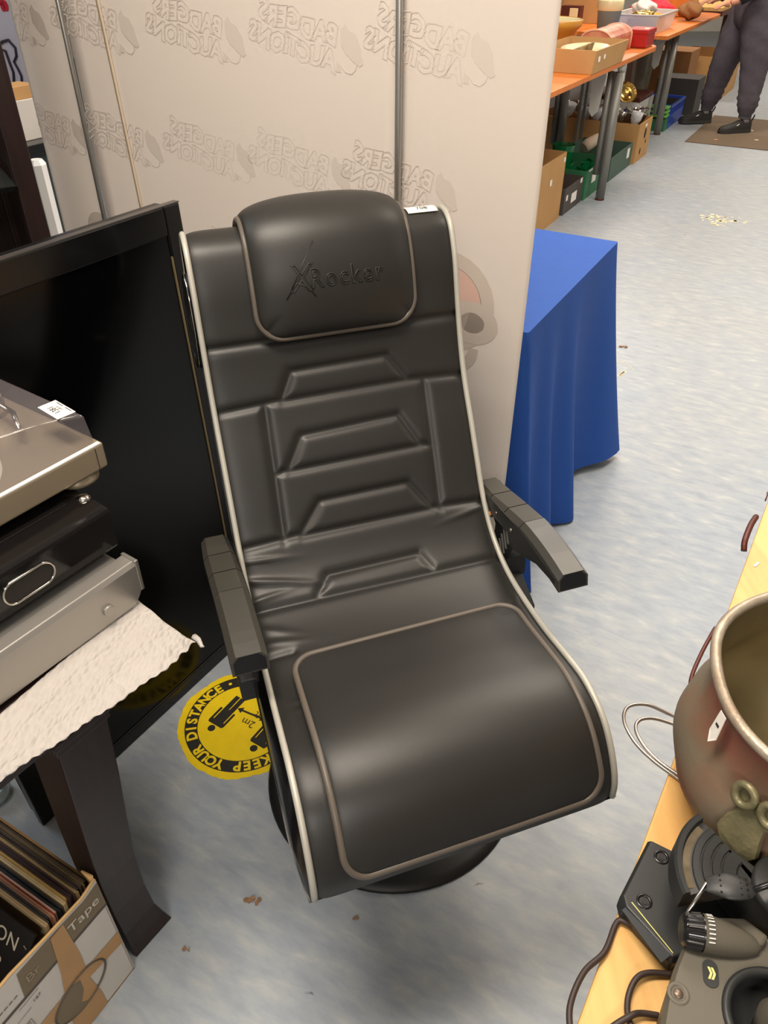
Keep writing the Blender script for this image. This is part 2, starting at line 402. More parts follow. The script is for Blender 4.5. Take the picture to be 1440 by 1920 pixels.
# printed logo, mirrored because the banner is seen from behind
def logo_geo():
    lg = MB()
    vs, fs = text_geo('BADGERS', 0.050, 0.0, fill=False, bevel=0.0009, offset=0.0026, res=2, space=0.88)
    vs2, fs2 = text_geo('AUCTIONS', 0.050, 0.0, fill=False, bevel=0.0009, offset=0.0026, res=2, space=0.84)
    wob = lambda x, y: (x, y + 0.004 * math.sin(x * 70) + 0.10 * (x - 0.11) * (y - 0.0) * 2)
    lg.add([(wob(v[0], v[1] + 0.004)[0], wob(v[0], v[1] + 0.004)[1], 0) for v in vs], fs)
    lg.add([(wob(v[0] - 0.004, v[1] - 0.042)[0], wob(v[0] - 0.004, v[1] - 0.042)[1], 0) for v in vs2], fs2)
    return lg
LG = logo_geo()
def badger_geo():
    d = MB(); o = MB()
    head = [(-0.004, 0.030), (-0.012, 0.042), (-0.020, 0.034), (-0.034, 0.032), (-0.046, 0.020), (-0.053, 0.004), (-0.060, -0.008), (-0.054, -0.014), (-0.040, -0.010), (-0.022, -0.002), (-0.010, 0.008)]
    d.add([(x * 1.12 - .001, y * 1.15, 0) for x, y in head], [tuple(range(len(head)))])
    jaw = [(-0.054, -0.013), (-0.052, -0.026), (-0.044, -0.034), (-0.030, -0.034), (-0.020, -0.026)]
    o.tube([(x, y, 0) for x, y in jaw], 0.0012, n=4)
    ear = [(-0.006, -0.022), (-0.018, -0.026), (-0.020, -0.038), (-0.008, -0.040)]
    d.add([(x, y, 0) for x, y in ear], [tuple(range(len(ear)))])
    return d, o
BG, BO = badger_geo()
def logo_matrix(t, z, s=1.0):
    # nose of the badger at banner position t, text runs leftwards and up
    X = (BD * math.cos(math.radians(12.5)) + Vector((0, 0, 1)) * math.sin(math.radians(12.5)))
    Y = (-BD * math.sin(math.radians(12.5)) + Vector((0, 0, 1)) * math.cos(math.radians(12.5)))
    Mx = Matrix((X, Y, BN)).transposed().to_4x4()
    Mx.translation = bpt(t, z, 0.0024)
    return Mx @ Matrix.Diagonal((s, s, s, 1)).to_4x4()
rows = [(1.295, [0.118, 0.405, 0.702, 1.018, 1.323]), (1.048, [0.18, 0.439, 0.706, 0.997, 1.262]), (1.54, [0.16, 0.44, 0.73, 1.04, 1.33]), (0.80, [0.62, 0.90])]
first = None
for z, ts in rows:
    for t in ts:
        mb = MB(); mx = logo_matrix(t, z, 1.0)
        lim = 1.425 if t > 0.9 else 99
        vs = [mx @ (Vector((v[0], v[1], v[2] * .2)) + Vector((0.058, 0.0, 0))) for v in LG.v]
        keep = [f for f in LG.f if all(-0.0 < (vs[i] - B0).dot(BD) < 1.44 for i in f)]
        mb.add(vs, keep)
        mb.add([mx @ (Vector((v[0], v[1], v[2] * .2)) + Vector((0.058, 0, 0))) for v in BO.v], BO.f)
        mb.add([mx @ (Vector(v) + Vector((0.058, 0, 0))) for v in BG.v], BG.f)
        mb.build('printed_logo', M['print'], banner)
# big emblem low on the right panel
e1 = MB()
def disc(mb, c, r, a0, a1, r0=0.0, n=28, dz=0.0, sy=1.0):
    pts = []
    for i in range(n + 1):
        q = a0 + (a1 - a0) * i / n; pts.append((c[0] + r * math.cos(q), c[1] + r * math.sin(q) * sy))
    if r0:
        for i in range(n, -1, -1):
            q = a0 + (a1 - a0) * i / n; pts.append((c[0] + r0 * math.cos(q), c[1] + r0 * math.sin(q) * sy))
    mb.add([bpt(p[0], p[1], 0.0023 + dz * .5) for p in pts], [tuple(range(len(pts)))])
e1g = MB(); disc(e1g, (0.185, 0.835), 0.115, 0, 2 * PI, 0.085); disc(e1g, (0.12, 0.80), 0.062, 0, 2 * PI, 0.030, dz=0.0006, sy=0.8)
disc(e1g, (0.17, 0.74), 0.07, PI, 2 * PI, 0.045, dz=0.0006)
e1g.build('emblem_ring', M['emblem_grey'], banner)
e1p = MB(); disc(e1p, (0.185, 0.835), 0.083, 0.2, PI + 0.1, dz=0.0002); e1p.build('emblem_field', M['emblem_pink'], banner)
e2g = MB(); disc(e2g, (1.28, 0.82), 0.05, 0, 2 * PI, 0.0); e2g.build('emblem_ring', M['emblem_grey'], banner)

# ---------------------------------------------------------------- the gaming chair
PSI = math.radians(19.5); CW = 0.48
WV = np.array([math.cos(PSI), math.sin(PSI), 0]); SV = np.array([math.sin(PSI), -math.cos(PSI), 0])
PR = [(-1.405, 1.00), (-1.398, 1.052), (-1.372, 1.082), (-1.338, 1.092), (-1.305, 1.078), (-1.284, 1.050), (-1.266, 1.013), (-1.248, .958), (-1.222, .885),
      (-1.190, .819), (-1.145, .753), (-1.102, .688), (-1.060, .628), (-1.000, .577), (-.916, .549), (-.795, .549), (-.705, .562), (-.643, .568), (-.585, .551), (-.545, .512), (-.523, .470), (-.520, .435)]
def catmull(P, n=12):
    P = np.array(P, float); Q = np.vstack([2 * P[0] - P[1], P, 2 * P[-1] - P[-2]]); o = []
    for i in range(1, len(Q) - 2):
        a, b, c, d = Q[i - 1], Q[i], Q[i + 1], Q[i + 2]
        for t in np.linspace(0, 1, n, endpoint=False):
            o.append(.5 * ((2 * b) + (c - a) * t + (2 * a - 5 * b + 4 * c - d) * t * t + (3 * b - a - 3 * c + d) * t ** 3))
    o.append(P[-1]); return np.array(o)
CV = catmull(PR)
for _ in range(6): CV[1:-1] = (CV[:-2] + 2 * CV[1:-1] + CV[2:]) / 4
CL = np.concatenate([[0], np.cumsum(np.linalg.norm(np.diff(CV, axis=0), axis=1))]); TL = float(CL[-1])
def prof(a):
    S = np.interp(a, CL, CV[:, 0]); Z = np.interp(a, CL, CV[:, 1]); e = .006
    t = np.array([np.interp(a + e, CL, CV[:, 0]) - np.interp(a - e, CL, CV[:, 0]), np.interp(a + e, CL, CV[:, 1]) - np.interp(a - e, CL, CV[:, 1])])
    t /= np.linalg.norm(t)
    return S, Z, (-t[1], t[0])
def wleft(S): return 0.352 + (S + 1.30) * (.320 - .352) / .77 - CW / 2
def cpt(u, a, off=0.0):
    S, Z, n = prof(a)
    p = WV * (wleft(S) + u) + SV * (S + n[0] * off)
    return Vector((p[0], p[1], Z + n[1] * off))
def csz(w, s, z): p = WV * w + SV * s; return Vector((p[0], p[1], z))

base_c = csz(0.356, -0.952, 0)
chair = thing('gaming_chair', 'black leatherette pedestal gaming chair with silver edge piping and two armrests', 'chair', (base_c.x, base_c.y, 0))
# stitched seams, in (across, along) metres
SEAMS = [[(0, .330), (.48, .330)],
         [(0, .440), (.123, .434), (.148, .387), (.328, .385), (.361, .434), (.48, .440)], [(.123, .436), (.361, .434)],
         [(.092, .440), (.084, .680)], [(.394, .438), (.386, .682)],
         [(.088, .563), (.114, .557), (.148, .501), (.333, .495), (.365, .555), (.391, .562)], [(.114, .560), (.365, .558)],
         [(0, .680), (.117, .675), (.161, .623), (.331, .622), (.368, .677), (.48, .684)], [(.117, .678), (.368, .679)],
         [(.121, .792), (.149, .757), (.324, .756), (.340, .790)],
         [(0, .795), (.48, .800)], [(0, .893), (.055, .893)]]
SEG = np.array([(p[0], p[1], q[0], q[1]) for s in SEAMS for p, q in zip(s, s[1:])])
def seam_dist(u, a):
    d = SEG[:, 2:] - SEG[:, :2]; w = np.array([u, a]) - SEG[:, :2]
    t = np.clip((w * d).sum(1) / (d * d).sum(1), 0, 1)
    return float(np.sqrt(((w - d * t[:, None]) ** 2).sum(1)).min())
def folds(u, a):
    h = 0
    for cu, ca, lu, la, ang, amp in ((0.03, .705, .05, .005, .10, .004), (0.05, .748, .07, .006, .25, .005), (0.02, .775, .05, .005, -.1, .003), (.44, .700, .05, .005, -.15, .003),
                                     (.03, .84, .05, .008, .4, .003), (.045, .868, .04, .006, .2, .0025), (.46, .90, .03, .01, -.5, .002), (.05, 1.0, .02, .006, 0, .0015), (.05, 1.02, .02, .006, 0, .0015)):
        x = (u - cu) * math.cos(ang) + (a - ca) * math.sin(ang); y = -(u - cu) * math.sin(ang) + (a - ca) * math.cos(ang)
        h += amp * math.exp(-(x / lu) ** 2 - (y / la) ** 2)
    return h
def cush(u, v):
    uu = u * CW; a = v * TL
    d = seam_dist(uu, a)
    h = 0.0065 * (1 - math.exp(-(d / 0.0075) ** 1.6)) - 0.0040
    e = min(uu, CW - uu)
    h += -0.012 * math.exp(-e / 0.010)
    return cpt(uu, a, h + folds(uu, a))
back = [(-1.405, 1.0), (-1.375, .93), (-1.335, .85), (-1.30, .76), (-1.25, .66), (-1.19, .56), (-1.12, .49), (-.98, .458), (-.8, .455), (-.66, .468), (-.57, .452), (-.535, .432), (-.52, .435)]
BKP = np.array(back); BKL = np.concatenate([[0], np.cumsum(np.linalg.norm(np.diff(BKP, axis=0), axis=1))])
def bkpt(t):
    L_ = t * BKL[-1]; return float(np.interp(L_, BKL, BKP[:, 0])), float(np.interp(L_, BKL, BKP[:, 1]))
def flare(t): return 0.017 * float(np.interp(t, [0, .45, .6, .93, 1], [0, 0, 1, 1, .35]))
b = MB(); b.grid(cush, 125, 380)
nb = 60
bv = []
for k in (0, 1):
    for i in range(nb):
        t = i / (nb - 1); s_, z_ = bkpt(t); bv.append(csz(wleft(s_) + (0.002 - flare(t) if k == 0 else CW - 0.002 + flare(t)), s_, z_))
b.add(bv, [(i, i + 1, nb + i + 1, nb + i) for i in range(nb - 1)], True)
b.build('upholstery', M['leather'], chair)
for side, u0 in ((0, 0.004), (1, CW - 0.004)):
    s_ = MB(); sg_ = -1 if side == 0 else 1; P = []
    for i in range(nb):
        t = i / (nb - 1); f_ = cpt(u0, t * TL, -0.006); bs_, bz_ = bkpt(t); o_ = csz(wleft(bs_) + u0 + sg_ * flare(t), bs_, bz_)
        m_ = f_.lerp(o_, .35) + Vector(WV) * (sg_ * flare(t) * .5); P += [f_, m_, o_]
    s_.add(P, [(3 * i + k, 3 * i + k + 1, 3 * i + k + 4, 3 * i + k + 3) for i in range(nb - 1) for k in (0, 1)], True)
    s_.build('side_panel', M['black_gloss'], chair)
    bo = s_ = MB()
    bk2 = [csz(wleft(s) + u0 - (0.002 if side == 0 else -0.002), s, z) for s, z in back[:2]]
    pts = list(reversed(bk2)) + [cpt(u0, a, -0.001) for a in np.linspace(0.01, TL - 0.004, 120)]
    s_.tube(pts, 0.0052, n=8).build('edge_piping', M['piping_silver'], chair)
    # speaker let into the side of the head roll
    sgn = -1 if side == 0 else 1
    cs, cz = -1.325, 0.945
    cw = wleft(cs) + u0
    sp = MB()
    def ring(r, o, n=28): return [csz(cw + sgn * o, cs + r * 0.52 * math.cos(2 * PI * i / n), cz + r * math.sin(2 * PI * i / n)) for i in range(n)]
    r1, r2, r3, r4 = ring(.088, 0.0), ring(.084, .010), ring(.066, .010), ring(.058, .002)
    allv = r1 + r2 + r3 + r4; n = 28
    sp.add(allv, [(k * n + i, k * n + (i + 1) % n, (k + 1) * n + (i + 1) % n, (k + 1) * n + i) for k in range(3) for i in range(n)], True)
    sp.add(r4, [tuple(range(n))])
    spk = sp.build('speaker', M['black_plastic'], chair)
    tr = MB().tube(ring(.085, .009), 0.0022, n=6, closed=True); tr.build('speaker_ring', M['chrome'], spk)
    cone = MB(); r5 = ring(.03, .003); r6 = ring(.012, .009)
    cone.add(r5 + r6, [(i, (i + 1) % n, n + (i + 1) % n, n + i) for i in range(n)], True); cone.add(r6, [tuple(range(n))]); cone.build('speaker_cone', M['arm_plastic'], spk)

def pad(u0, u1, a0, a1, rc, rim_h, puff, nu=46, nv=60, flat_top=False, exp=2.5):
    """rounded-rectangle cushion lying on the chair surface: returns mesh and the rim loop"""
    cu, ca = (u0 + u1) / 2, (a0 + a1) / 2; hu, ha = (u1 - u0) / 2, (a1 - a0) / 2
    def clampc(x, y):
        dx, dy = abs(x) - (hu - rc), abs(y) - (ha - rc)
        if dx > 0 and dy > 0 and not (flat_top and y < 0):
            L = math.hypot(dx, dy); m = max(dx, dy); k = m / L
            return math.copysign(hu - rc + dx * k, x), math.copysign(ha - rc + dy * k, y)
        return x, y
    def hgt(x, y):
        ex = 1 - abs(x / hu) ** exp; ey = 1 - abs(y / ha) ** exp
        return rim_h + puff * max(0, ex) ** .5 * max(0, ey) ** .5
    def ux(t):  # denser rows near the edges
        return math.sin((t - .5) * PI) * .5 * .6 + (t - .5) * .4 + .5
    def fn(u, v):
        x, y = (ux(u) * 2 - 1) * hu, (ux(v) * 2 - 1) * ha
        h = hgt(x, y); X, Y = clampc(x, y)
        return cpt(cu + X, ca + Y, h)
    mb = MB(); mb.grid(fn, nu, nv)
    loop = []
    for i in range(nu): loop.append((ux(i / (nu - 1)), 0))
    for j in range(1, nv): loop.append((1, ux(j / (nv - 1))))
    for i in range(nu - 2, -1, -1): loop.append((ux(i / (nu - 1)), 1))
    for j in range(nv - 2, 0, -1): loop.append((0, ux(j / (nv - 1))))
    P2 = []
    for u, v in loop: P2.append(clampc((u * 2 - 1) * hu, (v * 2 - 1) * ha))
    top = [cpt(cu + x, ca + y, rim_h) for x, y in P2]; bot = [cpt(cu + x * .985, ca + y * .985, -0.004) for x, y in P2]
    n = len(P2)
    mb.add(top + bot, [(i, (i + 1) % n, n + (i + 1) % n, n + i) for i in range(n)], True)
    return mb, [cpt(cu + x * 1.003, ca + y * 1.003, rim_h) for x, y in P2], hgt, (cu, ca)
mb, loop, h_pad, _ = pad(0.048, 0.441, 0.925, 1.282, 0.035, 0.020, 0.014)
sp_ = mb.build('seat_pad', M['leather'], chair)
MB().tube(loop, 0.0052, n=8, closed=True).build('pad_piping', M['piping_grey'], sp_)
mb, loop, h_pil, pc = pad(0.100, 0.386, 0.030, 0.328, 0.045, 0.014, 0.034, flat_top=False)
hp = mb.build('headrest_pillow', M['leather'], chair)
MB().tube(loop, 0.0050, n=8, closed=True).build('pillow_piping', M['piping_grey'], hp)
# embossed lettering on the pillow
em = MB()
def emb(s, size, u, a, sk=0.0, slope=0.0, **k):
    vs, fs = text_geo(s, size, 0.0, fill=False, bevel=0.0011, res=3, **k)
    out = []
    for v in vs:
        uu = u + v[0] + sk * v[1]; aa = a - v[1] - slope * v[0]
        out.append(cpt(uu, aa, h_pil(uu - pc[0], aa - pc[1]) + 0.0006 + v[2] * 0.8))
    em.add(out, fs, True)
emb('X', 0.052, 0.158, 0.252, 0.15); emb('Rocker', 0.037, 0.192, 0.249, 0.0, space=1.22)
for pts in ([(.160, .248), (.176, .226), (.206, .186)], [(.150, .262), (.170, .240), (.186, .246), (.200, .262)]):
    em.tube([cpt(u, a, h_pil(u - pc[0], a - pc[1]) + 0.0006) for u, a in pts], 0.0011, n=5)
em.build('embossed_lettering', M['leather'], hp)
# lot sticker on the top edge
st = MB(); st.grid(lambda u, v: cpt(0.402 + 0.058 * u, 0.112 + 0.030 * v, 0.0045), 8, 6)
so = st.build('lot_sticker', M['paper'], chair, solid=0.0006); tag(so, 'white paper lot sticker reading 708')
tx = MB(); vs, fs = text_geo('708', 0.015, 0.0)
tx.add([cpt(0.420 + v[0], 0.134 - v[1], 0.0056) for v in vs], fs); tx.build('sticker_number', M['ink'], so)
# woven brand tag at the right seam
MB().grid(lambda u, v: cpt(CW - 0.001 + 0.012 * u, 0.690 + 0.030 * v, 0.001), 3, 5).build('seam_tag', M['ink'], chair, solid=0.001)
MB().grid(lambda u, v: cpt(CW + 0.0 + 0.012 * u, 0.708 + 0.008 * v, 0.0025), 3, 3).build('seam_tag', mat('orange_thread', (205, 120, 50), 0.7), chair, solid=0.001)

def armrest(wc, sgn):
    """sgn: +1 right side, -1 left side; the arm is a chamfered bar of four segments"""
    segs = [(-1.112, -1.052, .632, .640), (-1.050, -0.990, .640, .652), (-.988, -.930, .652, .662), (-.928, -.792, .662, .656)]
    arm = None; bars = MB()
    for k, (s0, s1, z0, z1) in enumerate(segs):
        n = 1 if k < 3 else 6
        for j in range(n):
            a0, a1 = s0 + (s1 - s0) * j / n, s0 + (s1 - s0) * (j + 1) / n
            def zz(a):
                if k < 3: return z0 + (z1 - z0) * (a - s0) / (s1 - s0)
                t = (a - s0) / (s1 - s0); return .663 + .002 * math.sin(t * PI) - .010 * t * t
            P = []
            for a in (a0, a1):
                z = zz(a); fw = 0.0
                if k == 3 and j == 5 and a == a1: fw = 1
                ha, hb, dp = .019, .028, .030
                if k == 0 and a == a0: ha, hb, dp = .016, .024, .024
                c = [(-ha, z), (ha, z), (hb, z - .010), (hb, z - dp), (-hb, z - dp), (-hb, z - .010)]
                P += [csz(wc + x, a + (0.008 * (z - y) / .03 if fw else 0), y) for x, y in c]
            bars.add(P, [(i, (i + 1) % 6, 6 + (i + 1) % 6, 6 + i) for i in range(6)] + ([tuple(range(6))[::-1]] if j == 0 else []) + ([tuple(range(6, 12))] if j == n - 1 else []))
    arm = bars.build('armrest', M['arm_plastic'], chair)
    cp = MB(); c = [(-.015, .652), (.015, .652), (.024, .643), (.024, .626), (-.024, .626), (-.024, .643)]
    cp.add([csz(wc + x, -.7915 + .008 * (.653 - z) / .03 , z) for x, z in c], [tuple(range(6))]); cp.build('end_cap', M['black_gloss'], arm, solid=.001)
    ib = MB(); x_ = wc - sgn * .0285
    ib.add([csz(x_, -1.10, .622), csz(x_, -1.05, .640), csz(x_, -.99, .644), csz(x_, -.93, .650), csz(x_, -.80, .640), csz(x_, -.80, .630), csz(x_, -.93, .618), csz(x_, -1.05, .606)], [tuple(range(8))])
    ib.build('inner_strip', M['black_plastic'], arm, solid=.001)
    fr = MB(); P = []
    for o in (-.0275, -.027):
        pass
    # web under the arm, cut like the photo: tapering wedge to the front, hooked leg to the seat side
    web = [(-1.105, .612), (-1.050, .604), (-1.028, .586), (-1.030, .548), (-1.060, .520), (-1.000, .500), (-.965, .500), (-.970, .545), (-.955, .580), (-.925, .590), (-.87, .612), (-.802, .632), (-.80, .640), (-1.10, .632)]
    wb = MB(); wm = Matrix((Vector(SV), Vector((0, 0, 1)), Vector(WV))).transposed().to_4x4(); 
    wb.prism(web, wc - .020, wc + .020, wm)
    br = wb.build('arm_bracket', M['black_plastic'], arm)
    sl = MB()
    for i in range(4):
        s0, z0 = (-0.990 - .006 * i, .614 - .016 * i)
        for w_ in (wc - sgn * .0205,):
            sl.add([csz(w_, s0, z0), csz(w_, s0 + .005, z0), csz(w_, s0 + .020, z0 - .034), csz(w_, s0 + .015, z0 - .034)], [(0, 1, 2, 3)])
    sl.build('vent_slots', M['leg_grey'], br, solid=0.002)
    ft = MB(); ft.prism([(-1.075, .425), (-.900, .425), (-.900, .475), (-.955, .505), (-1.02, .505), (-1.075, .500)], wc - sgn * .055, wc + sgn * .012, wm)
    ft.build('arm_mount', M['black_plastic'], arm, bevel=0.003)
    for s0, z0 in ((-1.075, .622), (-1.015, .628), (-.955, .632)):
        p = csz(wc - sgn * .0285, s0, z0 - .004); MB().cyl(p, p + Vector(WV) * (-sgn * .0015), .0035, n=10).build('screw_cap', M['chrome'], arm)
armrest(0.612, 1); armrest(0.070, -1)
# pedestal
pc_ = MB(); pc_.lathe([(0.0, 0.026), (0.055, 0.028), (0.19, 0.022), (0.255, 0.013), (0.270, 0.008), (0.274, 0.003), (0.272, 0.0), (0.0, 0.0)], (base_c.x, base_c.y, 0.0), n=72)
pc_.build('pedestal_base', M['dark_metal'], chair)
MB().cyl((base_c.x, base_c.y, 0.028), (base_c.x, base_c.y, 0.43), 0.030, n=24).build('pedestal_column', M['dark_metal'], chair)
MB().box((base_c.x, base_c.y, 0.445), (0.20, 0.20, 0.03), frame((0, 0, 0), WV).to_3x3()).build('swivel_plate', M['dark_metal'], chair)

# ---------------------------------------------------------------- television standing on end behind the chair
TB = Vector((-0.344, 1.457, 0)); TD = Vector((-0.542, -0.840, 0)).normalized(); TNb = Vector((-0.840, 0.542, 0)).normalized()
TH, TWd, LEAN = 1.097, 0.68, 0.042
tu = (TNb * LEAN + Vector((0, 0, TH))).normalized(); tn = TD.cross(tu).normalized()
if tn.dot(Vector((1, 0, 0))) < 0: tn = -tn
def tvp(x, y, d=0): return TB + TD * x + tu * y + tn * d
tv = thing('television', 'large black flat television standing on its end, leaning behind the gaming chair', 'television', tuple(TB))
H_ = math.hypot(TH, LEAN)
bez = MB()
def tbox(mb, x0, x1, y0, y1, d0, d1):
    p = [tvp(x, y, d) for x in (x0, x1) for y in (y0, y1) for d in (d0, d1)]
    return mb.add(p, [(0, 1, 3, 2), (4, 6, 7, 5), (0, 4, 5, 1), (2, 3, 7, 6), (0, 2, 6, 4), (1, 5, 7, 3)])
bw = 0.040
for nm, a in (('bezel', (0, bw, 0, H_)), ('bezel', (TWd - bw, TWd, 0, H_)), ('bezel', (bw, TWd - bw, 0, bw)), ('bezel', (bw, TWd - bw, H_ - 0.052, H_))):
    tbox(MB(), a[0], a[1], a[2], a[3], -0.018, 0.0).build(nm, M['tv_bezel'], tv, bevel=0.003)
tbox(MB(), bw, TWd - bw, bw, H_ - 0.052, -0.012, -0.004).build('screen', M['tv_screen'], tv)
tbox(MB(), 0.010, TWd - 0.010, 0.006, H_ - 0.006, -0.055, -0.0185).build('back_cover', M['tv_bezel'], tv)
tbox(MB(), -0.001, TWd, H_ - 0.0005, H_ + 0.0015, -0.016, -0.001).build('metal_edge', M['tv_edge'], tv)
tbox(MB(), bw - 0.0015, bw + 0.0012, 0.25, H_ - 0.09, -0.004, -0.0005).build('bezel_glint', mat('glint_strip', (150, 132, 96), 0.3, 0.5), tv)  # gold reflection along the inner bezel edge, painted as a thin strip

# ---------------------------------------------------------------- dark wooden side table on the left
D1 = Vector((0.568, 0.823, 0)).normalized(); D2 = Vector((-0.823, 0.568, 0)).normalized()
T0 = Vector((-0.315, 0.763, 0))               # far right corner of the top
def tp(x, y, z): return T0 - D1 * x + D2 * y + Vector((0, 0, z))     # x: towards camera, y: to the back left
RT = frame((0, 0, 0), D1).to_3x3()
side = thing('side_table', 'dark stained wooden side table under the stacked hi-fi, paper towel on top', 'table', tuple(T0))
c_ = tp(0.45, 0.185, 0)
MB().box((c_.x, c_.y, 0.6725), (0.90, 0.37, 0.022), RT).build('tabletop', M['dark_wood'], side, bevel=0.003)
for (x0, y0, x1, y1) in ((0.13, 0.34, 0.86, 0.34),):
    p = tp((x0 + x1) / 2, y0, 0.638); MB().box(p, (x1 - x0, 0.02, 0.05), RT).build('apron', M['dark_wood'], side)
for x0 in (0.845,):
    p = tp(x0, 0.18, 0.638); MB().box(p, (0.02, 0.30, 0.05), RT).build('apron', M['dark_wood'], side)
def sabre_leg(cx, cy, sx_=1, sy_=1):
    lg = MB(); zs = [0.663, 0.650, 0.648, 0.634, 0.632, 0.50, 0.38, 0.26, 0.15, 0.07, 0.030, 0.0]
    hw = [.048, .048, .044, .044, .040, .039, .037, .035, .034, .035, .039, .043]
    ox = [0, 0, 0, 0, 0, .004, .008, .010, .008, .004, .000, -.004]      # along the table
    oy = [0, 0, 0, 0, 0, .010, .020, .030, .036, .038, .037, .034]       # in under the table
    P = []
    for z, h, a, b in zip(zs, hw, ox, oy):
        for kx, ky in ((-1, -1), (1, -1), (1, 1), (-1, 1)):
            P.append(tp(cx + kx * h + a * sx_, cy + ky * h + b * sy_, z))
    n = len(zs)
    lg.add(P, [(k * 4 + i, k * 4 + (i + 1) % 4, (k + 1) * 4 + (i + 1) % 4, (k + 1) * 4 + i) for k in range(n - 1) for i in range(4)] + [(3, 2, 1, 0), tuple(range(n * 4 - 4, n * 4))])
    lg.build('leg', M['dark_wood'], side, bevel=0.002)
sabre_leg(0.150, 0.045); sabre_leg(0.83, 0.045, -1); sabre_leg(0.70, 0.325, 1, -1); 

# paper towel laid over the table
tw = MB()
def towel(u, v):
    # u along the front (0 = near end off frame, 1 = far tip), v from under the stack to the loose front hem
    a = Vector((-0.752, 0.188, 0)).lerp(Vector((-0.376, 0.851, 0)), u)
    # hem follows the photograph's measured line
    h0 = Vector((-0.456, 0.543, 0)); h1 = Vector((-0.265, 0.750, 0))
    b_ = h0 + (h1 - h0) * ((u - 0.45) / 0.55)
    p = a.lerp(b_, v)
    z = 0.6885 + 0.0015 * math.sin(u * 40) * v + 0.0012 * math.sin(v * 18 + u * 9)
    p += Vector((0.0008, -0.001, 0)) * math.sin(u * 190) * (v ** 6)
    if u > 0.9 and v > 0.6:
        k = (u - 0.9) / 0.1 * (v - 0.6) / 0.4; z += 0.010 * k + 0.004 * math.sin(u * 160) * k
    if v > 0.72: z -= 0.0015 * ((v - 0.72) / 0.28) ** 2 * (1 - max(0, (u - .8) / .2))
    return (p.x, p.y, z)
tw.grid(towel, 150, 40)
solo(tw, 'paper_towel', M['towel'], 'white quilted paper towel spread over the dark side table under the silver amplifier', 'paper towel', (T0.x - 0.1, T0.y - 0.2, 0.687), solid=0.0008)
tip = MB(); tip.tube([(-0.269, 0.762, 0.699), (-0.262, 0.755, 0.701), (-0.256, 0.746, 0.697), (-0.252, 0.742, 0.701)], [0.005, 0.004, 0.003, 0.0012], n=7)
tip_o = tip.build('twisted_corner', M['towel'], None)
pt_ = bpy.data.objects['paper_towel']; tip_o.data.transform(Matrix.Translation(-pt_.location)); tip_o.parent = pt_

# ---------------------------------------------------------------- hi-fi stack
def stackbox(nm, label, cat, corner, W_, D_):
    """corner: far right bottom corner of the front face"""
    t = thing(nm, label, cat, tuple(corner))
    c = Vector(corner)
    return t, (lambda x, y, z: c + (-D1 * x + D2 * y + Vector((0, 0, z))) * HS)
HS = 0.94
amp, A_ = stackbox('amplifier', 'silver metal amplifier at the bottom of the hi-fi stack on the paper towel', 'amplifier', (-0.360, 0.849, 0.691), .43, .24)
prof_ = [(0.0, 0.012), (0.0, 0.070), (0.004, 0.078), (0.010, 0.0805)]
body = MB()
c2 = A_(0.215, 0.140, 0.041); body.box(c2, (0.38, 0.225, 0.066), RT); body.build('case', M['silver'], amp, bevel=0.002)
fpn = MB(); sec = [(0.0, 0.006), (0.0, 0.073), (0.005, 0.0805), (0.030, 0.0805), (0.030, 0.006)]   # (depth, height)
def endcut(h): return 0.022 * max(0, (0.030 - h) / 0.03) ** 1.3 + (0.004 if h > .078 else 0)
P = [A_(0.004 + endcut(h), y, h) for y, h in sec] + [A_(0.43, y, h) for y, h in sec]
P = []
for x_end, sg in ((0, 1), (0.43, -1)):
    for y, h in [(0, .002), (0, .016), (0, .030), (0, .073), (.005, .0805), (.030, .0805), (.030, .002)]:
        P.append(A_(x_end + sg * endcut(h), y, h))
fpn.add(P, [(i, (i + 1) % 7, 7 + (i + 1) % 7, 7 + i) for i in range(7)] + [tuple(range(7))[::-1], tuple(range(7, 14))])
fpn.build('front_panel', M['silver'], amp, bevel=0.0012)
MB().box(A_(0.0015 + 0.0, 0.016, 0.052), (0.0056, 0.032, 0.0564), RT).build('end_trim', M['alu'], amp, bevel=0.001)
MB().cyl(A_(0.069, 0.002, 0.030), A_(0.069, -0.005, 0.030), 0.0085, n=24).build('headphone_button', M['silver'], amp, bevel=0.001)
for x, y in ((.05, .05), (.38, .05), (.05, .22), (.38, .22)): MB().cyl(A_(x, y, 0.0), A_(x, y, 0.008), 0.016, n=16).build('foot', M['black_plastic'], amp)

dev, V_ = stackbox('black_player', 'glossy black player with oval silver ring, between the silver amplifier and the turntable', 'disc player', (-0.389, 0.8695, 0.7673), .36, .24)
M['gloss_smoke'] = mat('glossy_black_case', (20, 18, 18), 0.10, spec=0.6)
cas = MB(); P = []
sec = [(0.004, 0.010), (0.0, 0.016), (0.0, 0.078), (0.003, 0.084), (0.030, 0.0875), (0.060, 0.0875), (0.20, 0.086), (0.23, 0.075), (0.235, 0.02), (0.22, 0.010)]
for x in (0.006, 0.0, 0.36, 0.354):
    pass
for x, k in ((0.010, .96), (0.002, .99), (0.0, 1.0), (0.36, 1.0), (0.358, .99), (0.35, .96)):
    cy, cz = 0.12, 0.048
    for y, z in sec: P.append(V_(x, cy + (y - cy) * k, cz + (z - cz) * k))
ns = len(sec)
cas.add(P, [(k * ns + i, k * ns + (i + 1) % ns, (k + 1) * ns + (i + 1) % ns, (k + 1) * ns + i) for k in range(5) for i in range(ns)] + [tuple(range(ns))[::-1], tuple(range(5 * ns, 6 * ns))], False)
cas.build('case', M['gloss_smoke'], dev, bevel=0.0015)
ov = MB(); op = []
for i in range(48):
    q = 2 * PI * i / 48; r = 0.0185; sx = 0.022 if math.cos(q) > 0 else -0.022
    op.append((0.150 - (r * math.cos(q) + sx), 0.046 + r * math.sin(q)))
